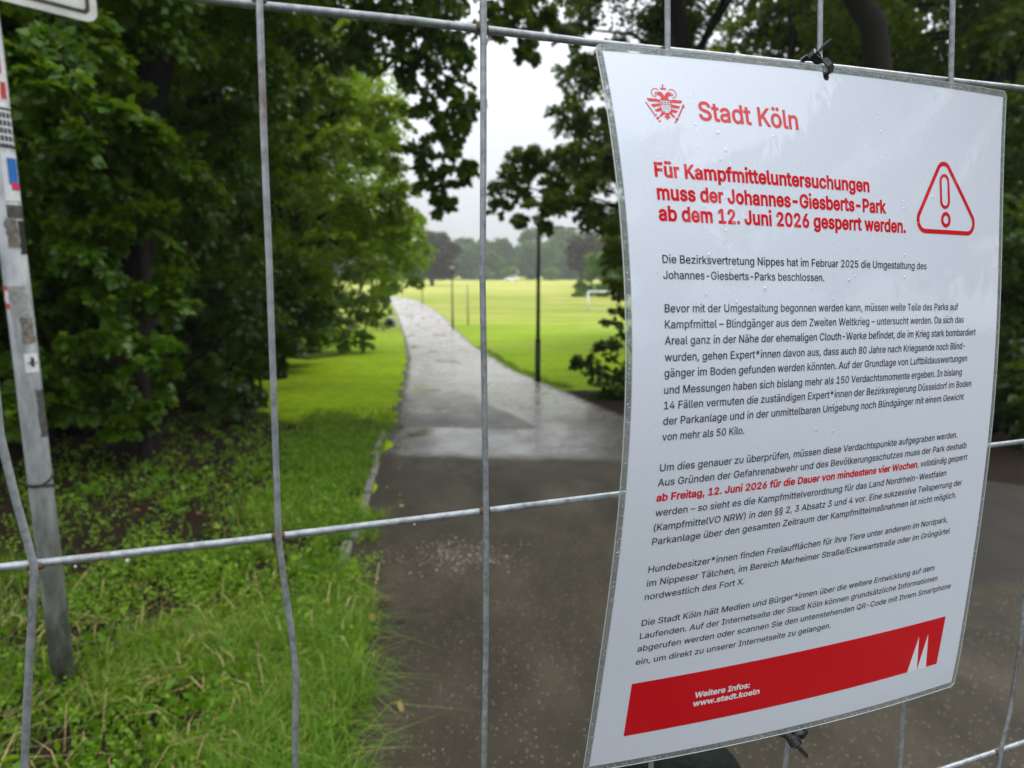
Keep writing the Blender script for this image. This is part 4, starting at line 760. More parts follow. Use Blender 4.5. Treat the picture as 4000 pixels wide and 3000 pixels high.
# name plate above: only its lower corner hangs into the picture
plate = empty('sign_plate', (PX, PY, 2.25)); tag(plate, 'white metal sign plate with a dark border line, seen at the top left corner', 'sign')
pe = Vector((.64, .77, 0)).normalized(); pn = Vector((.77, -.64, 0)).normalized(); pc = Vector((PX, PY, 2.255)) + pn * .045
def rr2(w, h, r, n=6):
    out = []
    for cx, cy, a0 in ((w / 2 - r, h - r, 0), (-w / 2 + r, h - r, 90), (-w / 2 + r, r, 180), (w / 2 - r, r, 270)):
        for k in range(n + 1): a = R(a0 + 90 * k / n); out.append((cx + r * math.cos(a), cy + r * math.sin(a)))
    return out
def plate_mesh(name, loops, off, th, m):
    b = MB(); fl = [p for lp in loops for p in lp]; tri = tessellate_polygon([[Vector((x, y, 0)) for x, y in lp] for lp in loops]); n = len(fl)
    vs = [pc + pe * x + ZV * y + pn * off for x, y in fl] + [pc + pe * x + ZV * y + pn * (off - th) for x, y in fl]; fs = [tuple(t) for t in tri] + [tuple(n + i for i in t)[::-1] for t in tri]
    s = 0
    for lp in loops:
        for i in range(len(lp)): j = (i + 1) % len(lp); fs.append((s + i, s + j, n + s + j, n + s + i))
        s += len(lp)
    b.add(vs, fs); return b.build(name, m, plate, False)
def ins(w, h, d, r): return [(x, y + d) for x, y in rr2(w - 2 * d, h - 2 * d, r)]
PWH = (.60, .42); WPL = simple('sign_white', (.55, .56, .53), .45, 0, .5, 14, .18); DPL = simple('sign_dirt_line', (.05, .045, .03), .6, 0, .3, 30, .4)
plate_mesh('panel', [rr2(*PWH, .035)], 0, .003, WPL); plate_mesh('border_line', [ins(*PWH, .022, .02), ins(*PWH, .034, .012)], .0012, .0010, DPL)
b = MB(); b.tube([Vector((PX, PY, z)) for z in (2.30, 2.34)], PR + .006, 20); b.box(Vector((PX, PY, 2.32)) + pn * .036, (.06, .02, .03), (pe, pn, ZV)); b.build('clamp', ZINC, plate)

# ---------------------------------------------------------------- lamps, goal, far things
LGRN = simple('lamp_green', (.012, .022, .017), .4, .3, .5, 20, .3); LHD = simple('lamp_head', (.2, .22, .22), .35, .2, .5, 20, .1); LGL = simple('lamp_glass', (.5, .52, .52), .3, 0, .6, 20, .1)
def lamp(x, y, label, H=3.3):
    z = zt(y); o = empty('street_lamp', (x, y, z)); tag(o, label, 'street lamp', 'park lamps along the right side of the path')
    b = MB(); b.tube([(x, y, z - .3), (x, y, z + .85)], .058, 14); b.tube([(x, y, z + .85), (x, y, z + .93)], [.062, .044], 14); b.tube([(x, y, z + .93), (x, y, z + H - .18)], [.044, .032], 12); b.build('pole', LGRN, o)
    b = MB(); b.tube([(x, y, z + H - .2), (x, y, z + H - .1), (x, y, z + H - .06)], [.036, .05, .10], 20); b.build('lamp_base', LGRN, o)
    b = MB(); b.tube([(x, y, z + H - .06), (x, y, z + H + .05)], [.10, .13], 20); b.build('lamp_glass', LGL, o)
    b = MB(); b.tube([(x, y, z + H + .05), (x, y, z + H + .07), (x, y, z + H + .12), (x, y, z + H + .15)], [.17, .17, .08, .03], 20); b.build('lamp_hood', LHD, o)
lamp(.54, 14.15, 'dark green lamp post beside the path bend, nearest of the three park lamps')
lamp(-3.29, 37.9, 'slim lamp post on the lawn in front of the copper tree, second along the path')
lamp(-9.77, 74.9, 'small distant lamp post beyond the path bend, farthest of the three')
b = MB(); b.tube([(-2.63, 40.8, -1.9), (-2.63, 40.8, .55)], [.05, .045], 8); b.tube([(-2.63, 40.8, .55), (-2.63, 40.8, .6)], [.05, .02], 8)
for z in (-1.2, -.6, 0.): b.tube([(-2.63, 40.8, z), (-2.63, 40.8, z + .05)], .058, 8)
tag(b.build('marker_post', simple('pale_wood', (.30, .33, .20), .8, 0, .3, 12, .25)), 'pale thin wooden post on the lawn just right of the second lamp', 'post')
gx, gy = 6.58, 59.3; gz = zt(gy); goal = empty('football_goal', (gx, gy, gz)); tag(goal, 'white football goal on the meadow, half hidden by a dark bush', 'goal')
GW = simple('goal_white', (.74, .75, .76), .5, 0, .4, 10, .1); GRD = simple('goal_red', (.5, .08, .05), .5)
for x in (gx, gx + 3.6):
    b = MB(); b.tube([(x, gy, gz - .1), (x, gy, gz + 1.62)], .085, 10); b.build('goal_upright', GW, goal)
b = MB(); b.tube([(gx - .08, gy, gz + 1.62), (gx + 3.68, gy, gz + 1.62)], .085, 10); b.build('crossbar', GW, goal)
b = MB(); b.tube([(gx + 1.85, gy, gz + 1.62), (gx + 2.3, gy, gz + 1.62)], .092, 10); b.build('bar_wrap', GRD, goal)
b = MB()
for x in (gx, gx + 3.6): b.tube([(x, gy, gz + 1.55), (x, gy + .5, gz + 1.5), (x, gy + 1.3, gz + .04), (x, gy, gz + .04)], .03, 6)
b.tube([(gx, gy + 1.3, gz + .04), (gx + 3.6, gy + 1.3, gz + .04)], .03, 6); b.build('net_frame', GW, goal)
# small car parked at the far edge of the meadow (side view, bonnet to the left)
vy = 227.; vz = zt(vy); car = empty('parked_car', (0, vy, vz)); tag(car, 'small white car parked at the far edge of the meadow', 'car')
CW = simple('car_white', (.85, .84, .83), .3, 0, .5, 5, .05); CG = simple('car_glass', (.06, .075, .07), .1, 0, .6, 5, .2); CT = simple('car_tyre', (.02, .02, .02), .8)
prof = [(-2.35, .35), (-2.45, .75), (-2.2, 1.0), (-1.35, 1.15), (-.75, 1.62), (-.2, 1.78), (1.1, 1.78), (1.7, 1.55), (2.15, 1.0), (2.4, .8), (2.4, .35)]
b = MB(); n = len(prof)
for y in (-.9, .9): b.v += [(x, vy + y * (1 if z < 1.1 else .82), vz + z) for x, z in prof]
b.f = [tuple(range(n))[::-1], tuple(range(n, 2 * n))] + [(i, (i + 1) % n, n + (i + 1) % n, n + i) for i in range(n)]; b.build('car_body', CW, car, False, .06)
for gl_ in ([(-1.1, 1.2), (-.65, 1.58), (-.1, 1.68), (-.05, 1.2)], [(.05, 1.2), (.0, 1.68), (1.05, 1.68), (1.5, 1.5), (1.75, 1.2)]):
    b = MB(); k = len(gl_); b.add([(x, vy - .80 + (1.62 - z) * -.06, vz + z) for x, z in gl_] + [(x, vy - .74, vz + z) for x, z in gl_], [tuple(range(k)), tuple(range(k, 2 * k))[::-1]] + [(i, (i + 1) % k, k + (i + 1) % k, k + i) for i in range(k)]); b.build('car_window', CG, car, False)
for x in (-1.5, 1.5):
    b = MB(); b.tube([(x, vy - .95, vz + .33), (x, vy - .72, vz + .33)], .33, 18); wq = b.build('wheel', CT, car, False); b = MB(); b.tube([(x, vy - .96, vz + .33), (x, vy - .94, vz + .33)], .2, 14); o = b.build('rim', LHD, wq, False); o.location = (0, 0, 0)
# concrete drain mouth on the lawn beside the path
dx_, dy_ = -6.97, 39.1; dz_ = zt(dy_); dr = empty('drain_pipe', (dx_, dy_, dz_)); tag(dr, 'small grey concrete drain mouth with a dark opening on the lawn left of the path', 'drain pipe')
CON = simple('drain_concrete', (.22, .25, .23), .85, 0, .3, 12, .25); b = MB(); n = 20
for yy_, r in ((-.3, .20), (-.3, .32), (.5, .32), (.5, .20)): b.v += [(dx_ + r * math.cos(2 * math.pi * k / n), dy_ + yy_, dz_ + .24 + r * math.sin(2 * math.pi * k / n)) for k in range(n)]
for s_ in range(3): b.f += [(s_ * n + k, s_ * n + (k + 1) % n, s_ * n + n + (k + 1) % n, s_ * n + n + k) for k in range(n)]
b.f += [(3 * n + k, 3 * n + (k + 1) % n, (k + 1) % n, k) for k in range(n)]; b.build('pipe_ring', CON, dr, False)
b = MB(); b.tube([(dx_, dy_ + .30, dz_ + .24), (dx_, dy_ + .34, dz_ + .24)], .21, 18); b.build('pipe_shade', K_ST, dr, False)  # dark disc stands in for the shade inside the pipe
b = MB(); b.box((dx_, dy_ + .1, dz_ - .03), (.9, .9, .12)); b.build('base_slab', CON, dr, False, .03)
# dark wet boulder right behind the fence
def rock(name, loc, dim, m, seed, sub=4, rough=.12):
    bm = bmesh.new(); bmesh.ops.create_icosphere(bm, subdivisions=sub, radius=1); rr_ = np.random.default_rng(seed); ph = rr_.uniform(0, 6, (6, 3)); fq = rr_.uniform(1, 3.2, (6, 3))
    for v in bm.verts:
        s = sum(math.sin(v.co.dot(Vector(fq[k])) + ph[k][0]) for k in range(6)) / 6; v.co *= 1 + rough * s; v.co.z = max(v.co.z, -.55); v.co = Vector((v.co.x * dim[0], v.co.y * dim[1], v.co.z * dim[2]))
    me = bpy.data.meshes.new(name); bm.to_mesh(me); bm.free()
    for q in me.polygons: q.use_smooth = True
    o = link(name, me, m); o.location = loc; return o
g = M_('wet_dark_stone'); nz = g.noise(g.co(), 9, 6, .65, .6); n2 = g.noise(g.co(), 60, 4)
q = g.pbsdf(g.ramp(nz, [(.3, (.003, .005, .004)), (.6, (.008, .012, .010)), (.8, (.016, .03, .006))]), .45, 0, .05, g.bump(g.math('ADD', nz, g.math('MULTIPLY', n2, .25)), .8, .02))
o = rock('boulder', (.40, 1.52, .12), (.20, .17, .20), g.fin(q), 5); tag(o, 'dark wet rounded boulder below the bottom edge of the notice', 'boulder')
# edging stones along the left side of the path
EDG = simple('edging_stone', (.15, .14, .13), .6, 0, .4, 16, .35, .5)
ek = [(-.94, 3.45), (-1.0, 3.95), (-1.06, 4.45), (-1.12, 4.97), (-1.19, 5.5), (-1.27, 6.03), (-1.35, 6.55), (-1.43, 7.05)]
for i, (x, y) in enumerate(ek):
    b = MB(); ln = .47; dx = Vector((-.15, 1, -.07)).normalized(); si = dx.cross(ZV).normalized(); b.box((x + .045 + rnd.uniform(-.015, .015), y, zt(y) - .012 - .010 * (i % 3)), (.06, ln, .10), (si, dx, si.cross(dx)))
    tag(b.build('edging_stone', EDG, None, False, .012), 'grey kerb stone half sunk in the weeds on the left edge of the path', 'edging stone', 'edging stones of the path')

# ---------------------------------------------------------------- trees
def unit(a): return a / np.maximum(np.linalg.norm(a, axis=-1, keepdims=True), 1e-9)
def leaves_from_sprays(rng, A, B, width, n, size, droop=.15):
    K = len(A); A = np.repeat(A, n, 0); B = np.repeat(B, n, 0); Wd = np.repeat(np.broadcast_to(width, (K,)), n); m = len(A)
    t = rng.random(m) ** .75; ax = B - A; L = np.linalg.norm(ax, axis=1); axn = unit(ax)
    side = unit(np.cross(axn, np.array([0, 0, 1.]) + rng.normal(0, .05, (m, 3)))); nu = np.cross(side, axn); lat = (rng.random(m) * 2 - 1) * Wd * (1 - .5 * t)
    p = A + ax * t[:, None] + side * lat[:, None] + nu * (rng.normal(0, .16, m) * Wd)[:, None]; p[:, 2] -= droop * L * t * t
    d = axn * .7 + side * np.sign(lat)[:, None] * .8 + rng.normal(0, .45, (m, 3)); d[:, 2] -= .45; d = unit(d)
    nr = unit(nu + rng.normal(0, .45, (m, 3))); nr = unit(nr - d * (nr * d).sum(1, keepdims=True)); wd = np.cross(nr, d); sz = size * rng.uniform(.65, 1.25, m)[:, None]
    V = np.stack([p, p + d * sz * .42 + wd * sz * .40 - nr * sz * .05, p + d * sz - nr * sz * .12, p + d * sz * .42 - wd * sz * .40 - nr * sz * .05], 1).reshape(-1, 3)
    i = np.arange(m)[:, None] * 4; T = np.concatenate([i + [0, 1, 2], i + [0, 2, 3]], 1).reshape(-1, 3); return V, T
def crown_np(rng, clumps, per, n, size, droop=.2, up=.15):
    """clumps (x,y,z,r): sprays of leaves growing outward from each clump"""
    As = []; Bs = []; Ws = []
    for x, y, z, r in clumps:
        k = max(5, int(per * min(1.6, max(.5, r / .6)))); d = unit(rng.normal(0, 1, (k, 3)) + [0, 0, up]); c = np.array([x, y, z]); s = np.array([1, 1, .78]); rad = r * rng.uniform(.65, 1.12, (k, 1))
        As.append(c + d * s * rad * .22); Bs.append(c + d * s * rad); Ws.append(r * rng.uniform(.22, .4, k))
    return leaves_from_sprays(rng, np.concatenate(As), np.concatenate(Bs), np.concatenate(Ws), n, size, droop)
def auto_clumps(rng, c, rad, n, r):
    out = []
    while len(out) < n:
        d = rng.normal(0, 1, 3); d /= np.linalg.norm(d); q = rng.uniform(.45, .95)
        out.append((c[0] + d[0] * rad[0] * q, c[1] + d[1] * rad[1] * q, c[2] + d[2] * rad[2] * q, r * rng.uniform(.75, 1.25)))
    return out
def limbs(b, rng, trunk, clumps, r0=.05, share=1.):
    tp = [Vector(q[:3]) for q in trunk]
    for x, y, z, r in clumps:
        if rng.random() > share: continue
        c = Vector((x, y, z)); best = min(range(len(tp)), key=lambda i: (tp[i] - c).length + max(0, tp[i].z - c.z + .4) * 1.5); s = tp[best]
        mid = s.lerp(c, .5) + Vector((rng.normal(0, .12), rng.normal(0, .12), .18 * (c - s).length * .5)); rr_ = min(trunk[best][3] * .6, r0 * (1 + r))
        b.tube([s, s.lerp(mid, .5) + Vector((0, 0, .03)), mid, mid.lerp(c, .55), c], [rr_, rr_ * .8, rr_ * .6, rr_ * .4, rr_ * .15], 6, False)
def tree(name, label, cat, x, y, trunk, clumps, leaf, bark, per=12, n=34, size=.11, seed=1, droop=.2, group=None, extra_trunks=(), share=1., r0=.05):
    """trunk: (x,y,z,radius) world points; clumps in world coordinates"""
    rng = np.random.default_rng(seed); z = zt(y); o = empty(name, (x, y, z)); tag(o, label, cat, group)
    b = MB()
    for tr_ in [trunk] + list(extra_trunks):
        pts = [Vector(q[:3]) for q in tr_]; fine = []; rads = []
        for i in range(len(pts) - 1):
            for k in range(4): t = k / 4; fine.append(pts[i].lerp(pts[i + 1], t) + Vector((rng.normal(0, .02), rng.normal(0, .02), 0)) * min(1, tr_[i][3] * 5)); rads.append(tr_[i][3] * (1 - t) + tr_[i + 1][3] * t)
        fine.append(pts[-1]); rads.append(tr_[-1][3]); b.tube(fine, rads, 12)
    limbs(b, rng, [q for tr_ in [trunk] + list(extra_trunks) for q in tr_[1:]], clumps, r0, share)
    b.build('trunk', BARK[bark], o)
    V, T = crown_np(rng, clumps, per, n, size, droop); link('crown', mesh_np('crown', V, T), LEAF[leaf], o); return o
def shrub(name, label, cat, x, y, clumps, leaf, per=12, n=34, size=.09, seed=1, group=None):
    rng = np.random.default_rng(seed); z = zt(y); o = empty(name, (x, y, z)); tag(o, label, cat, group); b = MB(); base = Vector((x, y, z - .1))
    for c in clumps:
        c = Vector(c[:3]); b.tube([base + Vector((rng.normal(0, .1), rng.normal(0, .1), 0)), base.lerp(c, .5) + Vector((0, 0, .1)), c], [.03, .02, .008], 5, False)
    b.build('stems', BARK['dark'], o); V, T = crown_np(rng, clumps, per, n, size); link('foliage', mesh_np('foliage', V, T), LEAF[leaf], o); return o
# crown clumps (x, y, z, radius) in metres
T1 = [(-2.18,3.51,2.41,0.28),(-2.12,3.57,2.17,0.33),(-2.55,3.75,2.06,0.3),(-2.76,4.29,2.85,0.5),(-3.32,4.44,2.53,0.6),(-4.6,5.34,3.07,0.9),(-2.9,5.43,3.6,0.8),(-2.56,6.01,4.04,0.9),(-3.42,6.97,3.73,0.7),(-2.67,6.95,3.64,0.7),(-3.64,5.68,2.05,0.55),(-3.48,6.17,1.99,0.5),(-3.9,5.59,1.54,0.5),(-3.26,7.35,2.96,0.7),(-2.78,7.32,2.78,0.6),(-3.21,7.22,2.22,0.6),(-5.11,6.19,2.11,0.9),(-2.06,6.57,4.39,0.9),(-3.75,6.15,4.88,1.2),(-2.87,6.77,5.6,1.3),(-4.87,6.09,4.52,1.1),(-1.65,6.71,5.2,1.0),(-3.58,6.91,1.56,0.4),(-3.64,6.06,1.3,0.4),(-3.45,5.88,3.27,0.6),(-5.31,6.56,1.29,0.7),(-2.67,7.62,3.39,0.6)]
T2 = [(-2.84,9.68,4.78,0.8),(-2.23,9.69,4.84,0.7),(-1.75,9.65,4.6,0.6),(-2.61,10.13,4.46,0.6),(-1.19,9.13,4.54,0.6),(-0.73,9.11,4.43,0.5),(-1.3,9.06,4.08,0.45),(-0.84,9.03,3.91,0.42),(-0.6,8.75,3.44,0.33),(-0.74,8.69,3.08,0.36),(-0.66,8.73,2.71,0.3),(-0.9,8.79,2.49,0.3),(-1.11,8.96,2.91,0.3),(-0.84,8.75,2.24,0.2),(-1.06,9.04,3.37,0.3),(-1.75,9.79,5.44,1.0),(-0.9,9.23,5.11,0.8),(-2.94,10.36,5.79,1.1),(-1.87,9.96,6.47,1.2),(-3.52,10.31,5.54,1.0),(-3.29,10.57,4.01,0.6),(-3.7,10.32,2.54,0.7),(-3.97,10.16,1.61,0.6),(-4.24,10.06,1.01,0.6),(-3.63,9.82,0.75,0.5),(-3.68,9.53,0.25,0.35),(-4.45,9.94,0.27,0.5),(-0.55,9.32,5.68,0.6)]
T3 = [(-3.66,14.81,5.13,0.7),(-3.0,14.75,4.76,0.6),(-4.33,14.64,4.1,0.9),(-3.35,14.1,3.92,0.8),(-2.53,14.07,3.74,0.6),(-3.9,13.93,2.93,0.8),(-2.92,13.62,2.89,0.8),(-2.34,13.92,2.84,0.55),(-4.27,13.78,2.02,0.8),(-3.31,13.27,2.0,0.8),(-2.62,13.8,2.11,0.7),(-4.63,13.66,1.3,0.7),(-3.81,13.63,1.12,0.5),(-5.55,15.77,4.8,1.0),(-5.15,15.97,6.0,1.0),(-4.13,16.08,6.7,1.0),(-2.24,14.34,2.33,0.4),(-4.9,14.51,3.36,0.8),(-5.56,14.84,2.26,0.9),(-2.43,14.71,4.57,0.5)]
T4 = [(-4.56,22.56,2.97,0.9),(-3.67,22.46,2.38,0.8),(-4.27,22.29,1.35,0.8),(-5.16,22.36,1.8,1.0),(-3.22,22.36,1.8,0.6),(-3.68,23.61,3.2,0.8),(-3.14,22.77,1.2,0.4),(-5.46,22.58,3.12,1.2),(-6.33,23.84,4.58,1.4),(-5.08,23.89,4.89,1.2),(-3.99,23.79,4.27,0.9)]
T5 = [(-6.74,36.91,3.94,1.4),(-5.52,36.83,3.46,1.2),(-4.91,36.67,2.5,1.0),(-6.0,36.59,2.02,1.3),(-7.22,36.59,2.02,1.4),(-5.44,38.96,4.08,0.9),(-6.31,35.38,0.83,0.9),(-7.68,38.19,5.5,1.6),(-8.44,36.83,3.46,1.8)]
B1 = [(-6.63,21.16,0.66,1.1),(-5.78,21.13,0.52,1.0),(-5.16,22.12,0.32,0.9),(-4.56,22.04,-0.12,0.7),(-6.59,19.99,-0.24,0.8),(-5.64,19.97,-0.38,0.7),(-5.07,20.96,-0.54,0.6),(-4.61,21.43,-0.73,0.4),(-4.54,23.15,0.43,0.6),(-7.4,20.11,0.43,1.0),(-4.59,25.24,0.84,0.5),(-6.8,22.29,1.35,0.9),(-5.61,22.26,1.21,0.9)]
U1 = [(-5.41,11.08,1.03,0.9),(-6.28,11.48,0.4,0.8),(-5.04,10.98,0.45,0.7),(-7.21,12.08,0.92,1.0),(-6.31,12.2,1.64,1.0),(-7.35,11.01,0.59,1.0),(-5.09,12.14,1.32,0.8),(-7.95,11.13,1.33,1.0),(-7.91,10.01,0.67,1.0),(-7.53,12.28,2.12,1.1),(-5.58,12.25,1.96,0.9)]
R1 = [(-0.14,13.45,3.09,0.4),(0.17,13.52,3.48,0.42),(0.56,13.53,3.52,0.42),(-0.19,13.37,2.61,0.3),(0.21,13.42,2.87,0.28),(0.78,13.45,3.05,0.35),(1.14,13.53,3.52,0.5),(1.62,13.47,3.22,0.5),(2.02,13.55,3.65,0.55),(1.45,13.37,2.57,0.4),(1.89,13.34,2.44,0.45),(2.08,12.84,1.82,0.5),(1.13,14.19,4.46,0.5),(1.68,14.16,4.28,0.6),(1.37,14.85,5.41,0.6),(1.94,14.92,5.79,0.7),(1.22,15.01,6.35,0.55),(1.75,15.1,6.91,0.8),(1.27,15.21,7.57,0.7),(2.79,14.79,5.04,0.9),(3.27,15.03,6.44,1.0),(2.51,15.29,8.04,1.1),(3.74,14.64,4.1,1.1),(3.15,13.89,2.66,1.0),(1.46,15.39,8.6,0.8),(1.97,12.53,1.23,0.35)]
R0 = [(-0.13,9.69,4.84,0.32),(0.15,9.65,4.6,0.36),(0.33,9.69,4.84,0.36),(0.09,9.75,5.2,0.45),(0.21,9.6,4.3,0.2),(-0.27,9.44,4.53,0.25),(0.48,10.32,5.6,0.6),(1.49,9.91,6.17,1.0),(2.28,9.97,6.53,1.1),(3.14,10.01,6.77,1.1)]
R2 = [(3.62,18.23,7.4,0.9),(4.77,18.3,7.86,1.0),(6.03,19.26,7.51,1.0),(6.62,18.32,7.97,0.9),(8.0,18.21,7.29,0.9),(8.61,17.23,7.48,0.9),(10.57,17.16,7.05,0.8),(10.72,16.18,7.3,0.9),(4.56,19.14,6.79,0.9),(5.66,19.06,6.31,1.0),(7.86,19.1,6.55,1.0),(9.45,19.14,6.79,0.9),(10.11,15.88,5.5,0.9),(10.38,14.92,5.79,0.9),(5.12,18.57,9.45,1.4),(8.0,18.63,9.79,1.4),(10.24,17.53,9.3,1.3),(10.86,15.26,7.85,1.2)]
H1 = [(5.72,8.34,2.81,0.8),(6.1,8.41,3.23,0.7),(5.93,8.23,2.16,0.7),(5.53,7.72,1.57,0.6),(5.64,7.46,1.17,0.6),(5.34,7.39,0.77,0.5),(5.33,6.93,0.44,0.5),(5.1,6.89,0.2,0.4),(6.07,9.21,1.95,0.9),(5.73,8.51,0.79,0.7),(5.76,9.61,1.35,1.0),(5.03,6.46,0.05,0.35),(5.67,7.16,1.84,0.9),(5.26,6.43,0.51,0.6),(5.38,10.06,1.01,0.9)]
B2 = [(1.52,10.94,0.15,0.35),(1.37,10.89,-0.14,0.3),(1.67,10.85,-0.36,0.35),(1.16,10.72,0.07,0.16),(1.89,10.96,0.3,0.4),(1.45,10.81,-0.58,0.22),(1.78,10.8,-0.66,0.3),(1.72,11.32,0.65,0.3),(2.25,11.18,-0.19,0.6),(2.68,11.51,0.55,0.7),(1.02,10.71,-0.01,0.09),(2.55,12.14,1.32,0.7)]
B3 = [(10.05,95.93,-0.87,1.6),(11.85,96.24,1.04,2.0),(13.14,96.56,2.94,2.0),(11.65,97.63,3.28,1.4),(14.43,96.14,0.4,2.2),(9.18,94.71,-2.1,1.0),(14.58,97.79,4.24,2.2),(12.36,94.81,-1.47,1.6),(16.36,96.46,2.31,3.0)]

arng = np.random.default_rng(11)
tree('maple_tree', 'big dark maple with a forked trunk, its leaves hanging beside the sign post', 'tree', -3.5, 6.2,
     [(-3.5, 6.2, zt(6.2) - .2, .27), (-3.5, 6.2, zt(6.2) + .15, .22), (-3.5, 6.2, .5, .2), (-3.45, 6.3, 1.6, .19), (-3.35, 6.3, 2.5, .19), (-3.1, 6.4, 3.6, .2), (-2.8, 6.3, 5.0, .15), (-2.7, 6.2, 7.5, .08)],
     T1 + [(-3.33,5.52,0.53,0.28),(-3.46,5.30,0.38,0.26),(-3.11,5.59,0.32,0.22),(-3.55,5.15,0.70,0.35),(-3.15,5.36,0.18,0.16),(-3.61,4.91,0.53,0.35),(-3.22,6.12,0.47,0.30),(-3.19,5.39,2.16,0.45),(-2.97,5.54,2.45,0.45),(-2.84,5.33,1.81,0.40),(-3.14,5.10,1.66,0.40),(-2.95,5.65,1.31,0.35),(-2.90,5.27,2.63,0.50),(-2.95,6.24,2.39,0.50),(-3.05,5.24,1.25,0.30),(-3.17,5.09,0.95,0.25),(-2.86,5.27,0.82,0.28)] + auto_clumps(arng, (-3.6, 6.4, 7.5), (3.6, 3.2, 3.2), 24, 1.1) + auto_clumps(arng, (-4.5, 3.4, 5.2), (2.4, 2.4, 1.4), 10, .9), 'near', 'dark', 19, 92, .07, 21, share=.5, r0=.035,
     extra_trunks=[[(-3.4, 6.3, 2.2, .2), (-3.8, 6.4, 3.2, .17), (-4.2, 6.5, 4.6, .13), (-4.6, 6.6, 7, .07)]])
tree('maple_tree', 'slender reddish trunk beside the big maple, its branches reaching out dark over the path', 'tree', -3.15, 5.6,
     [(-3.2, 5.75, zt(5.7) - .2, .06), (-3.18, 5.8, .6, .052), (-3.22, 6.1, 1.8, .05), (-3.3, 7.0, 3.6, .06), (-2.8, 8.2, 5.2, .07), (-1.6, 8.8, 5.6, .05), (-.9, 8.6, 4.6, .03)],
     T2 + auto_clumps(arng, (-3.2, 9.4, 8.2), (3, 2.6, 2.4), 18, 1.1), 'near', 'red', 19, 60, .085, 22, share=.15, r0=.03)
tree('lime_tree', 'bright green leafy tree in the middle of the left row, above the dark bushes', 'tree', -5.2, 14.6,
     [(-5.2, 14.8, zt(14.8) - .2, .26), (-5.1, 14.8, 1.5, .22), (-4.9, 14.8, 4, .17), (-4.7, 14.8, 7, .12), (-4.6, 14.8, 10, .05)],
     T3 + auto_clumps(arng, (-5.8, 15.2, 8.2), (3.2, 3, 3), 14, 1.0), 'lit', 'dark', 18, 52, .10, 23, share=.5)
tree('lime_tree', 'yellow green tree whose drooping branches end just left of the copper tree', 'tree', -6.6, 23.2,
     [(-6.8, 23.2, zt(23.2) - .2, .28), (-6.7, 23.2, 2, .24), (-6.5, 23.2, 5, .17), (-6.4, 23.2, 9, .1)],
     T4 + auto_clumps(arng, (-6.9, 23.4, 7.5), (3.8, 3, 3.4), 24, 1.2), 'lit', 'dark', 14, 36, .13, 24, .35)
tree('lime_tree', 'farther soft green tree behind the drooping branches where the path disappears', 'tree', -10.2, 37,
     [(-10.2, 37, zt(37) - .2, .3), (-10.1, 37, 3, .22), (-9.8, 37, 8, .1)], T5 + auto_clumps(arng, (-10.6, 37.5, 7), (4.5, 4, 4), 22, 1.6), 'lit', 'dark', 14, 30, .2, 25)
shrub('bush', 'large rounded bush at the foot of the left tree row beside the bright lawn', 'bush', -6.6, 21.6, B1, 'fresh', 16, 42, .12, 26)
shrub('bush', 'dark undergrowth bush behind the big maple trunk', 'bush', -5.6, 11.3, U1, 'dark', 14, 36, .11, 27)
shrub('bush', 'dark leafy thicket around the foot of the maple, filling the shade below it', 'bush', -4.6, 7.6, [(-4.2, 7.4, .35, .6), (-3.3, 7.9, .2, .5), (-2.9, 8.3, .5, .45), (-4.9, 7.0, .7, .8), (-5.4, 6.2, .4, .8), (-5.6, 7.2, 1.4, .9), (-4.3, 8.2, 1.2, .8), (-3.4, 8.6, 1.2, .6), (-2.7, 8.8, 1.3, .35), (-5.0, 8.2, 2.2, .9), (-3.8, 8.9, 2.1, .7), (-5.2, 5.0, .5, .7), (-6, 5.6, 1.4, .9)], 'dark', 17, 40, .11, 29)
shrub('bush', 'low bush with leaves hanging over the shaded lawn edge', 'bush', -3.9, 10.6, [(-4.3, 10.6, .25, .5), (-4.7, 10.8, .5, .7), (-5, 10.0, .1, .6), (-3.9, 10.2, .85, .4), (-5.0, 11, .9, .8), (-4.5, 9.6, -.1, .5), (-5.6, 10.6, .3, .8)], 'near', 16, 40, .1, 28)
wood = [(-8.2, 9, 'dark tree at the left edge of the wood, behind the sign post'), (-9.5, 14, 'dark tree inside the wood, second behind the sign post'), (-8.8, 19, 'dark tree in the wood behind the bright green tree'),
        (-12.5, 24, 'dark tree deep in the wood, farthest one to the left'), (-11.5, 30, 'dark tree in the wood behind the large rounded bush'), (-12.8, 11, 'dark tree at the outer left of the wood'), (-6.9, 5.2, 'dark tree left of the sign post, added to block side light'), (-6.6, 8.0, 'dark tree between the big maple and the outer wood'), (-6.8, 16.5, 'dark tree in the wood, first one beyond the shaded undergrowth'), (-15.5, 18, 'dark tree at the very back of the wood')]  # the tree nearest the fence is added to keep side light off the wood
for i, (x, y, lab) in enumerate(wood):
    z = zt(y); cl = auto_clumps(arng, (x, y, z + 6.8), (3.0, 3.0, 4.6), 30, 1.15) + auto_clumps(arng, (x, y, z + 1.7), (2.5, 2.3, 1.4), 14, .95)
    tree('woodland_tree', lab, 'tree', x, y, [(x, y, z - .2, .25), (x + .1, y, z + 3, .2), (x, y + .1, z + 7, .13), (x, y, z + 11, .05)], cl, 'dark', 'dark', 16, 36, .19, 40 + i, group='dark trees of the left wood', share=.5)
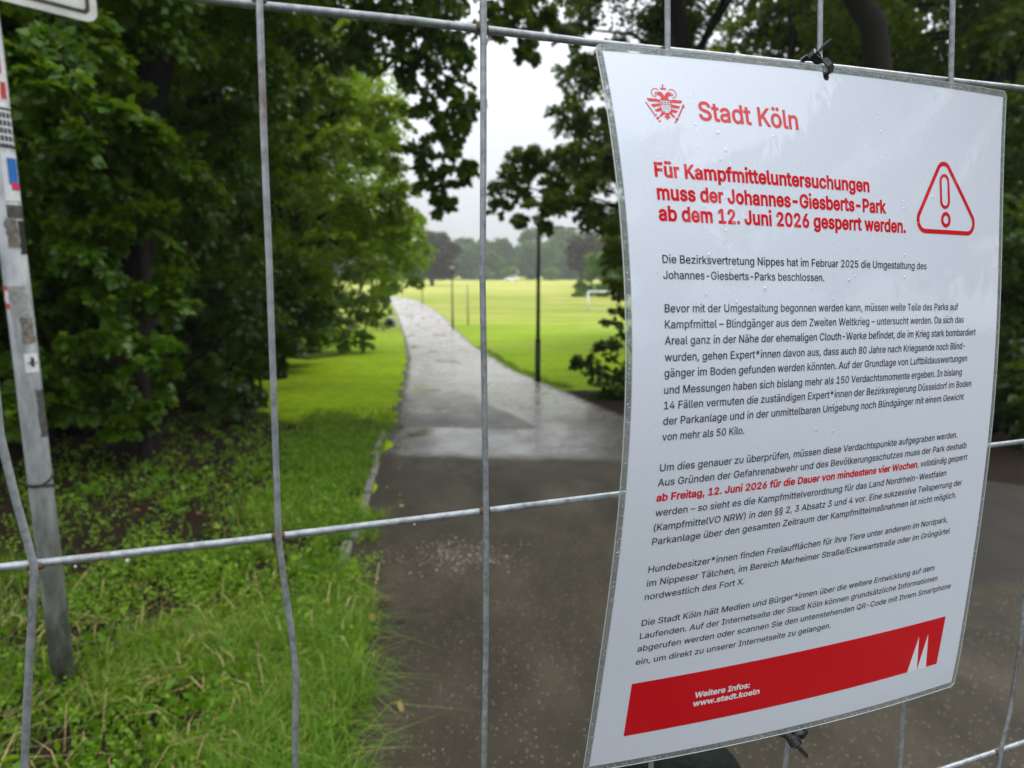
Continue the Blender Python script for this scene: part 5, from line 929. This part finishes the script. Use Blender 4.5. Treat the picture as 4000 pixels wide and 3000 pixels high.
tree('plane_tree', 'tall olive green tree behind the notice, its dark branch reaching left over the lamp post', 'tree', 4.4, 14.2,
     [(4.4, 14.2, zt(14.2) - .2, .3), (4.3, 14.2, 1.4, .26), (4.0, 14.1, 3.2, .22), (3.4, 14, 5.2, .17), (2.8, 14, 8, .1), (2.6, 14, 10, .05)],
     R1 + [(0.50,12.77,2.66,0.30),(0.12,12.93,2.41,0.22),(0.85,12.97,2.62,0.30),(0.63,12.91,2.24,0.15),(1.16,13.20,2.76,0.40),(2.00,12.81,1.65,0.35)] + auto_clumps(arng, (4.2, 14.6, 8.4), (2.6, 2.8, 2.6), 20, 1.0), 'olive', 'dark', 22, 74, .088, 31, share=.45, r0=.035)
tree('plane_tree', 'tree at the right whose leafy twigs hang in from the top centre', 'tree', 5.2, 9.3,
     [(5.2, 9.3, zt(9.3) - .2, .22), (5.1, 9.3, 2, .2), (4.6, 9.3, 4.5, .16), (3.2, 9.3, 6.4, .1), (1.2, 9.3, 6.6, .06), (.3, 9.3, 5.6, .03)], R0 + auto_clumps(arng, (4.6, 9.6, 8.0), (2.4, 2, 1.6), 10, 1.0), 'olive', 'dark', 19, 54, .085, 32, share=.5, r0=.03)
bk = [(7.75, 11.2, .20, 'tree with a thick dark upright trunk above the right end of the notice'), (7.4, 17.5, .12, 'tree with a thin leaning trunk above the middle of the notice'), (9.6, 14.5, .13, 'tree with a dark thin trunk at the top right corner')]
for i, (x, y, r, lab) in enumerate(bk):
    z = zt(y); lean = (-.9 if i == 1 else .15)
    cl = auto_clumps(arng, (x, y + 1.2, z + 6.4), (2.6, 2.4, 1.8), 12, .95) + [c for c in R2 + [(2.97,17.08,6.62,0.80),(3.96,18.02,6.15,0.90),(6.15,18.06,6.38,0.90),(6.85,18.17,7.06,0.90),(8.34,18.02,6.15,0.90),(9.26,17.05,6.41,0.90),(9.70,16.94,5.77,0.90),(2.48,16.12,6.90,0.80),(9.91,14.90,5.70,0.80)] if abs(c[0] - x) < 2.2 and abs(c[1] - y) < 5] + auto_clumps(arng, (x, y, z + 9.6), (2.8, 2.8, 2.6), 14, 1.0)
    tree('park_tree', lab, 'tree', x, y, [(x, y, z - .2, r * 1.2), (x + lean * .3, y, z + 3, r), (x + lean * .7, y, z + 7, r * .8), (x + lean, y, z + 11, r * .4)], cl, 'olive', 'dark', 17, 40, .14, 60 + i, group='trees behind the notice', share=.6)
bk2 = [(5.2, 24, 'olive tree on the meadow edge far behind the notice'), (9.5, 25, 'second olive tree on the meadow edge far behind the notice'), (14.5, 22, 'olive tree at the far right behind the notice'), (12.5, 33, 'farthest olive tree behind the notice'), (19, 29, 'olive tree at the outer right on the meadow edge'), (8.0, 30, 'olive tree between the two on the meadow edge')]
for i, (x, y, lab) in enumerate(bk2):
    z = zt(y); cl = auto_clumps(arng, (x, y, z + 6.5), (3.2, 3, 4.4), 24, 1.2)
    tree('park_tree', lab, 'tree', x, y, [(x, y, z - .2, .25), (x, y, z + 4, .2), (x, y, z + 10, .06)], cl, 'olive', 'dark', 17, 40, .2, 70 + i, group='trees behind the notice', share=.5)
shrub('hedge', 'tall dark hedge at the right side of the path behind the notice', 'hedge', 5.3, 7.4, H1, 'dark', 24, 46, .09, 33)
shrub('hedge', 'dark low hedge continuing behind the notice towards the right', 'hedge', 3.6, 10.4, [(3.2, 10.6, .6, .9), (4.2, 10.2, .8, 1.), (3.4, 10.2, 1.6, .9), (4.6, 9.6, 1.6, .9), (5, 9.8, .5, .9), (5.6, 10.4, 2.4, 1.1), (6.4, 9.6, 1.6, 1.1), (6.6, 10.5, 3.2, 1.2), (7.4, 9.5, .8, 1.1)], 'dark', 18, 40, .12, 34)
shrub('bush', 'dark bush with a twig sticking out at the left edge of the notice', 'bush', 2.3, 11.2, B2, 'dark', 14, 36, .085, 35)
shrub('bush', 'round green bush on the meadow behind the football goal', 'bush', 13.2, 96, B3, 'fresh', 15, 40, .4, 36)
# the far edge of the meadow
x, y = -18.98, 163.9; z = zt(y)
tree('copper_beech', 'dark copper coloured tree with a broad crown standing alone on the meadow', 'tree', x, y, [(x, y, z - .3, .55), (x, y, z + 1.6, .45), (x, y, z + 5, .35), (x, y, z + 10, .12)],
     auto_clumps(arng, (x, y, z + 7.4), (6.2, 5.4, 5.6), 62, 1.7) + [(x + 4.6, y, z + 2.6, 1.4), (x - 4.8, y, z + 2.4, 1.4), (x + 2.5, y - 2, z + 2.4, 1.4), (x - 2.2, y - 2, z + 2.5, 1.5)], 'copper', 'dark', 16, 26, .42, 80)
x, y = 15.2, 150.; z = zt(y)
tree('copper_beech', 'dark brownish tree behind the round green bush at the right of the meadow', 'tree', x, y, [(x, y, z - .3, .5), (x, y, z + 3, .4), (x, y, z + 9, .12)], auto_clumps(arng, (x + 1, y, z + 6.6), (4.4, 4.4, 5.6), 40, 1.6), 'copper', 'dark', 15, 24, .42, 81)
protos = []
for i in range(3):
    rng = np.random.default_rng(90 + i); o = empty('far_tree', (0, 0, 0)); b = MB(); b.tube([(0, 0, -.5), (.1, 0, 6), (0, 0, 12)], [.4, .3, .12], 8, False); b.build('trunk', BARK['dark'], o)
    cl = auto_clumps(rng, (0, 0, 9.2), (5.2 + .6 * i, 5, 6.8), 44, 2.0) + auto_clumps(rng, (0, 0, 3), (5, 4.4, 2.6), 16, 1.8); V, T = crown_np(rng, cl, 13, 14, .75); link('crown', mesh_np('crown', V, T), LEAF['far'], o); protos.append(o)
k = 0; rnd = random.Random(9)
for row, (y0, n, sc) in enumerate(((268, 22, .92), (284, 20, 1.18))):
    for i in range(n):
        x = -95 + 190 * i / (n - 1) + rnd.uniform(-2, 2) + row * 4; y = y0 + rnd.uniform(-5, 5); p0 = protos[k % 3]
        if k < 3: r_ = p0
        else:
            r_ = p0.copy(); COL.objects.link(r_)
            for ch in list(p0.children): c = ch.copy(); COL.objects.link(c); c.parent = r_
        s = sc * rnd.uniform(.82, 1.12); r_.location = (x, y, zt(y)); r_.scale = (s, s, s * rnd.uniform(.9, 1.12)); r_.rotation_euler = (0, 0, rnd.uniform(0, 6.28))
        tag(r_, 'hazy green tree in the long row that closes the far side of the meadow', 'tree', 'tree row at the far side of the meadow'); k += 1
for x, y, lab in ((-10.2, 255, 'low pale green bush before the far tree row, left of the white car'), (-.8, 252, 'low pale bush right behind the white car'), (14.5, 255, 'low pale bush before the far tree row, right of the white car')):
    z = zt(y); shrub('bush', lab, 'bush', x, y, auto_clumps(arng, (x, y, z + 2.6), (3.2, 2.4, 2.6), 16, 1.3), 'lit', 12, 22, .5, int(y + x), group='pale bushes before the far tree row')
# trees at the viewer's right, mirrored in the wet film of the notice
for i, (x, y, hh, lab) in enumerate(((10.5, -6.4, 13.5, 'tall street tree right of the viewer, mirrored at the left of the notice'), (13.5, -3.2, 11.5, 'street tree right of the viewer, mirrored in the middle of the notice'), (17.5, -.6, 10.0, 'lower street tree right of the viewer, mirrored at the right of the notice'))):
    cl = auto_clumps(arng, (x, y, hh * .56), (3.1, 2.6, hh * .36), 30, .85); tree('street_tree', lab, 'tree', x, y, [(x, y, -.2, .2), (x, y, 3, .16), (x, y, hh, .05)], cl, 'near', 'dark', 14, 34, .2, 95 + i, group='street trees right of the viewer')

# ---------------------------------------------------------------- grass, weeds, leaf litter, grit
def blades(rng, P, L, Wd, lean=.5):
    m = len(P); a = rng.uniform(0, 6.28, m); d = np.stack([np.cos(a), np.sin(a), np.zeros(m)], 1); L = L[:, None]; up = np.array([0, 0, 1.]); ln = (rng.random(m) * lean * 1.6)[:, None]
    sd_ = np.stack([-np.sin(a), np.cos(a), np.zeros(m)], 1) * (Wd[:, None] / 2); p1 = P + up * L * .5 + d * L * ln * .22; p2 = P + up * L * (.95 - ln * .35) + d * L * ln * .75
    V = np.stack([P - sd_, P + sd_, p1 + sd_ * .8, p1 - sd_ * .8, p2], 1).reshape(-1, 3); i = np.arange(m)[:, None] * 5
    return V, np.concatenate([i + [0, 1, 2], i + [0, 2, 3], i + [3, 2, 4]], 1).reshape(-1, 3)
def vn(x, y, s, seed):
    r = np.random.default_rng(seed); out = 0
    for k in range(4): f = s * 1.9 ** k; out = out + np.sin(x * f + r.uniform(0, 6) + 1.7 * np.sin(y * f * .7 + r.uniform(0, 6))) * np.sin(y * f + r.uniform(0, 6)) / 1.6 ** k
    return out
ZT = np.vectorize(zt); LXv = np.vectorize(lx); RXv = np.vectorize(rx)
rng = np.random.default_rng(50)
GR = leaf_mat('grass_blade', (.05, .15, .003), (.10, .23, .004), (.30, .31, .07), .35, .6)
parts = []
def region(n, x0, x1, y0, y1): x = rng.uniform(x0, x1, n); y = y0 + (y1 - y0) * rng.random(n) ** 1.25; return x, y
x, y = region(190000, -3.6, -.35, 1.2, 7.8); d = LXv(y) - x; nz_ = vn(x, y, 2.2, 1); dens = np.clip(1.3 - y * .2, .15, 1) * (nz_ > np.where(y < 2.4, -.9, -.5)) * np.where(y > 3.5, np.where(d < .62 + .2 * nz_, 1, .13), 1) * np.where((x < -1.25 - .12 * y) & (y > 1.9), np.clip((nz_ + .2) * .7, .06, .7) * np.where(y > 3.2, .5, 1), 1) ; ok = (d > -.10 + .05 * vn(x, y, 6, 3) + np.where((y > 4.2) & (y < 7.4), .13, 0)) & (rng.random(len(x)) < dens); x, y = x[ok], y[ok]
V1, T1b = blades(rng, np.stack([x, y, ZT(y)], 1), rng.uniform(.05, .15, len(x)) * np.where(y < 2.6, 1.5 + .5 * nz_[ok], 1), rng.uniform(.0018, .005, len(x)), 1.5)
x, y = region(30000, -6.5, -1.0, 4.0, 13.); d = LXv(y) - x; ok = (d > 0) & (d < 1.0 + .3 * vn(x, y, 1.5, 5)) & (rng.random(len(x)) < np.clip((10.5 - y) / 3.5, 0, 1)); x, y = x[ok], y[ok]
V2, T2b = blades(rng, np.stack([x, y, ZT(y)], 1), rng.uniform(.04, .11, len(x)), rng.uniform(.005, .01, len(x)), .9)
x, y = region(26000, -2.5, 4, 12.5, 24.); d = x - RXv(y); ok = (d > .02) & (d < .25 + .12 * vn(x, y, 1.3, 6)); x, y = x[ok], y[ok]
V3, T3b = blades(rng, np.stack([x, y, ZT(y)], 1), rng.uniform(.05, .16, len(x)), rng.uniform(.008, .016, len(x)), .9)
o = link('grass', mesh_np('grass', np.concatenate([V1, V2, V3]), np.concatenate([T1b, T2b + len(V1), T3b + len(V1) + len(V2)])), GR); o['kind'] = 'stuff'
# leafy weeds: sprays of small leaves close to the ground
x, y = region(15000, -4.2, -.4, 1.5, 8.6); d = LXv(y) - x; cov = vn(x, y, 1.7, 9); ok = (d > -.05) & ((cov > -.2) & ((y < 3.6) | (d < .75 + .25 * cov)) & ((x > -1.15 - .13 * y) | (cov > .3)) | (rng.random(len(x)) < .13)) & ((y > 2.7) | (rng.random(len(x)) < .38)); x, y = x[ok], y[ok]
hgt = rng.uniform(.03, .13, len(x)); A = np.stack([x, y, ZT(y)], 1); B = A + np.stack([rng.normal(0, .05, len(x)), rng.normal(0, .05, len(x)), hgt], 1)
okk = ~((np.abs(y - 5.8) < 1.6) & (LXv(y) - x < .10)); A = A[okk]; B = B[okk]
V, T = leaves_from_sprays(rng, A, B, .05, 15, .019, 0.)
WD = leaf_mat('weed_leaf', (.06, .16, .005), (.12, .25, .008), (.20, .32, .015), .35, .6)
o = link('weeds', mesh_np('weeds', V, T), WD); o['kind'] = 'stuff'
# broad-leaved plants between the small ones
x, y = region(1100, -3.4, -.55, 1.75, 6.0); d = LXv(y) - x; ok = (d > .12) & (vn(x, y, 1.9, 14) > .1); x, y = x[ok], y[ok]; A = np.stack([x, y, ZT(y) + .01], 1); B = A + np.stack([rng.normal(0, .06, len(x)), rng.normal(0, .06, len(x)), rng.uniform(.03, .12, len(x))], 1)
V, T = leaves_from_sprays(rng, A, B, .05, 7, .038, 0.); o = link('broad_weeds', mesh_np('broad_weeds', V, T), LEAF['fresh']); o['kind'] = 'stuff'
x, y = region(2000, -3.4, -.3, 1.2, 3.6); ok = (LXv(y) - x > -.12) & (rng.random(len(x)) < np.clip((3.4 - y), .0, 1)); x, y = x[ok], y[ok]
V, T = blades(rng, np.stack([x, y, ZT(y) + .01], 1), rng.uniform(.06, .22, len(x)), rng.uniform(.002, .005, len(x)), 2.2); o = link('dry_stalks', mesh_np('dry_stalks', V, T), simple('straw', (.34, .27, .12), .7, 0, .2, 30, .4)); o['kind'] = 'stuff'
# fallen leaves and dry stalks
n = 900; x = rng.uniform(-5, -.3, n); y = 1.3 + 8 * rng.random(n) ** 1.3; ok = (x < LXv(y) + .25); x, y = x[ok], y[ok]; n = len(x)
P = np.stack([x, y, ZT(y) + rng.uniform(.004, .03, n)], 1); a = rng.uniform(0, 6.28, n); dd = np.stack([np.cos(a), np.sin(a), rng.normal(0, .25, n)], 1); ss = np.stack([-np.sin(a), np.cos(a), rng.normal(0, .25, n)], 1); sz = rng.uniform(.010, .028, n)[:, None]
up_ = np.array([0, 0, .35]); V = np.stack([P - dd * sz, P - dd * sz * .35 + ss * sz * .5 + up_ * sz, P + dd * sz * .35 + ss * sz * .42 + up_ * sz, P + dd * sz * 1.1 + up_ * sz * .6, P + dd * sz * .35 - ss * sz * .42, P - dd * sz * .35 - ss * sz * .5], 1).reshape(-1, 3); i = np.arange(n)[:, None] * 6
LIT = leaf_mat('dry_leaf', (.05, .028, .014), (.13, .07, .03), (.30, .22, .06), .1, .6)
o = link('leaf_litter', mesh_np('leaf_litter', V, np.concatenate([i + [0, 1, 5], i + [1, 2, 5], i + [2, 4, 5], i + [2, 3, 4]], 1).reshape(-1, 3)), LIT); o['kind'] = 'stuff'
# loose grit on the asphalt
gp = []
for q in range(1400):
    if q < 420: x, y = -.27 + rng.normal(0, .16), 3.52 + rng.normal(0, .11)
    else: x, y = rng.uniform(-.7, 2.4), rng.uniform(1.2, 3.4)
    if x > lx(y) - .05: gp.append((x, y, rng.uniform(.0025, .0075) if q < 420 else rng.uniform(.0012, .0032)))
gv = []; gf = []; ico = [(0, 0, 1)] + [(math.cos(k * 1.2566), math.sin(k * 1.2566), .2) for k in range(5)]
for x, y, r in gp:
    b_ = len(gv); s = rng.uniform(.7, 1.3, 3); a = rng.uniform(0, 6.28); z = zt(y) + .006
    for p in ico: gv.append((x + r * s[0] * (p[0] * math.cos(a) - p[1] * math.sin(a)), y + r * s[1] * (p[0] * math.sin(a) + p[1] * math.cos(a)), z + r * s[2] * p[2] * .8))
    for k in range(5): gv.append((gv[b_ + 1 + k][0], gv[b_ + 1 + k][1], z - .004))
    gf += [(b_, b_ + 1 + k, b_ + 1 + (k + 1) % 5) for k in range(5)]
    for k in range(5): c = (k + 1) % 5; gf += [(b_ + 1 + k, b_ + 6 + k, b_ + 6 + c), (b_ + 1 + k, b_ + 6 + c, b_ + 1 + c)]
g = M_('grit_stone'); rn = g.n('ShaderNodeNewGeometry').outputs['Random Per Island']; o = link('grit', mesh_np('grit', np.array(gv), np.array(gf)), g.fin(g.pbsdf(g.ramp(rn, [(.1, (.07, .055, .045)), (.6, (.16, .125, .10)), (.95, (.30, .25, .21))]), .5, 0, .5))); o['kind'] = 'stuff'

# ---------------------------------------------------------------- rainy air
b = MB(); b.box((0, 150, 12.5), (420, 330, 31.6)); o = b.build('haze', None, None, False); o['kind'] = 'stuff'
hm = bpy.data.materials.new('haze_air'); hm.use_nodes = True; t_ = hm.node_tree; t_.nodes.clear(); pvn = t_.nodes.new('ShaderNodeVolumePrincipled'); pvn.inputs['Color'].default_value = (.93, 1, .96, 1); pvn.inputs['Density'].default_value = .0007; pvn.inputs['Anisotropy'].default_value = .2
ou = t_.nodes.new('ShaderNodeOutputMaterial'); t_.links.new(pvn.outputs[0], ou.inputs['Volume']); o.data.materials.append(hm)
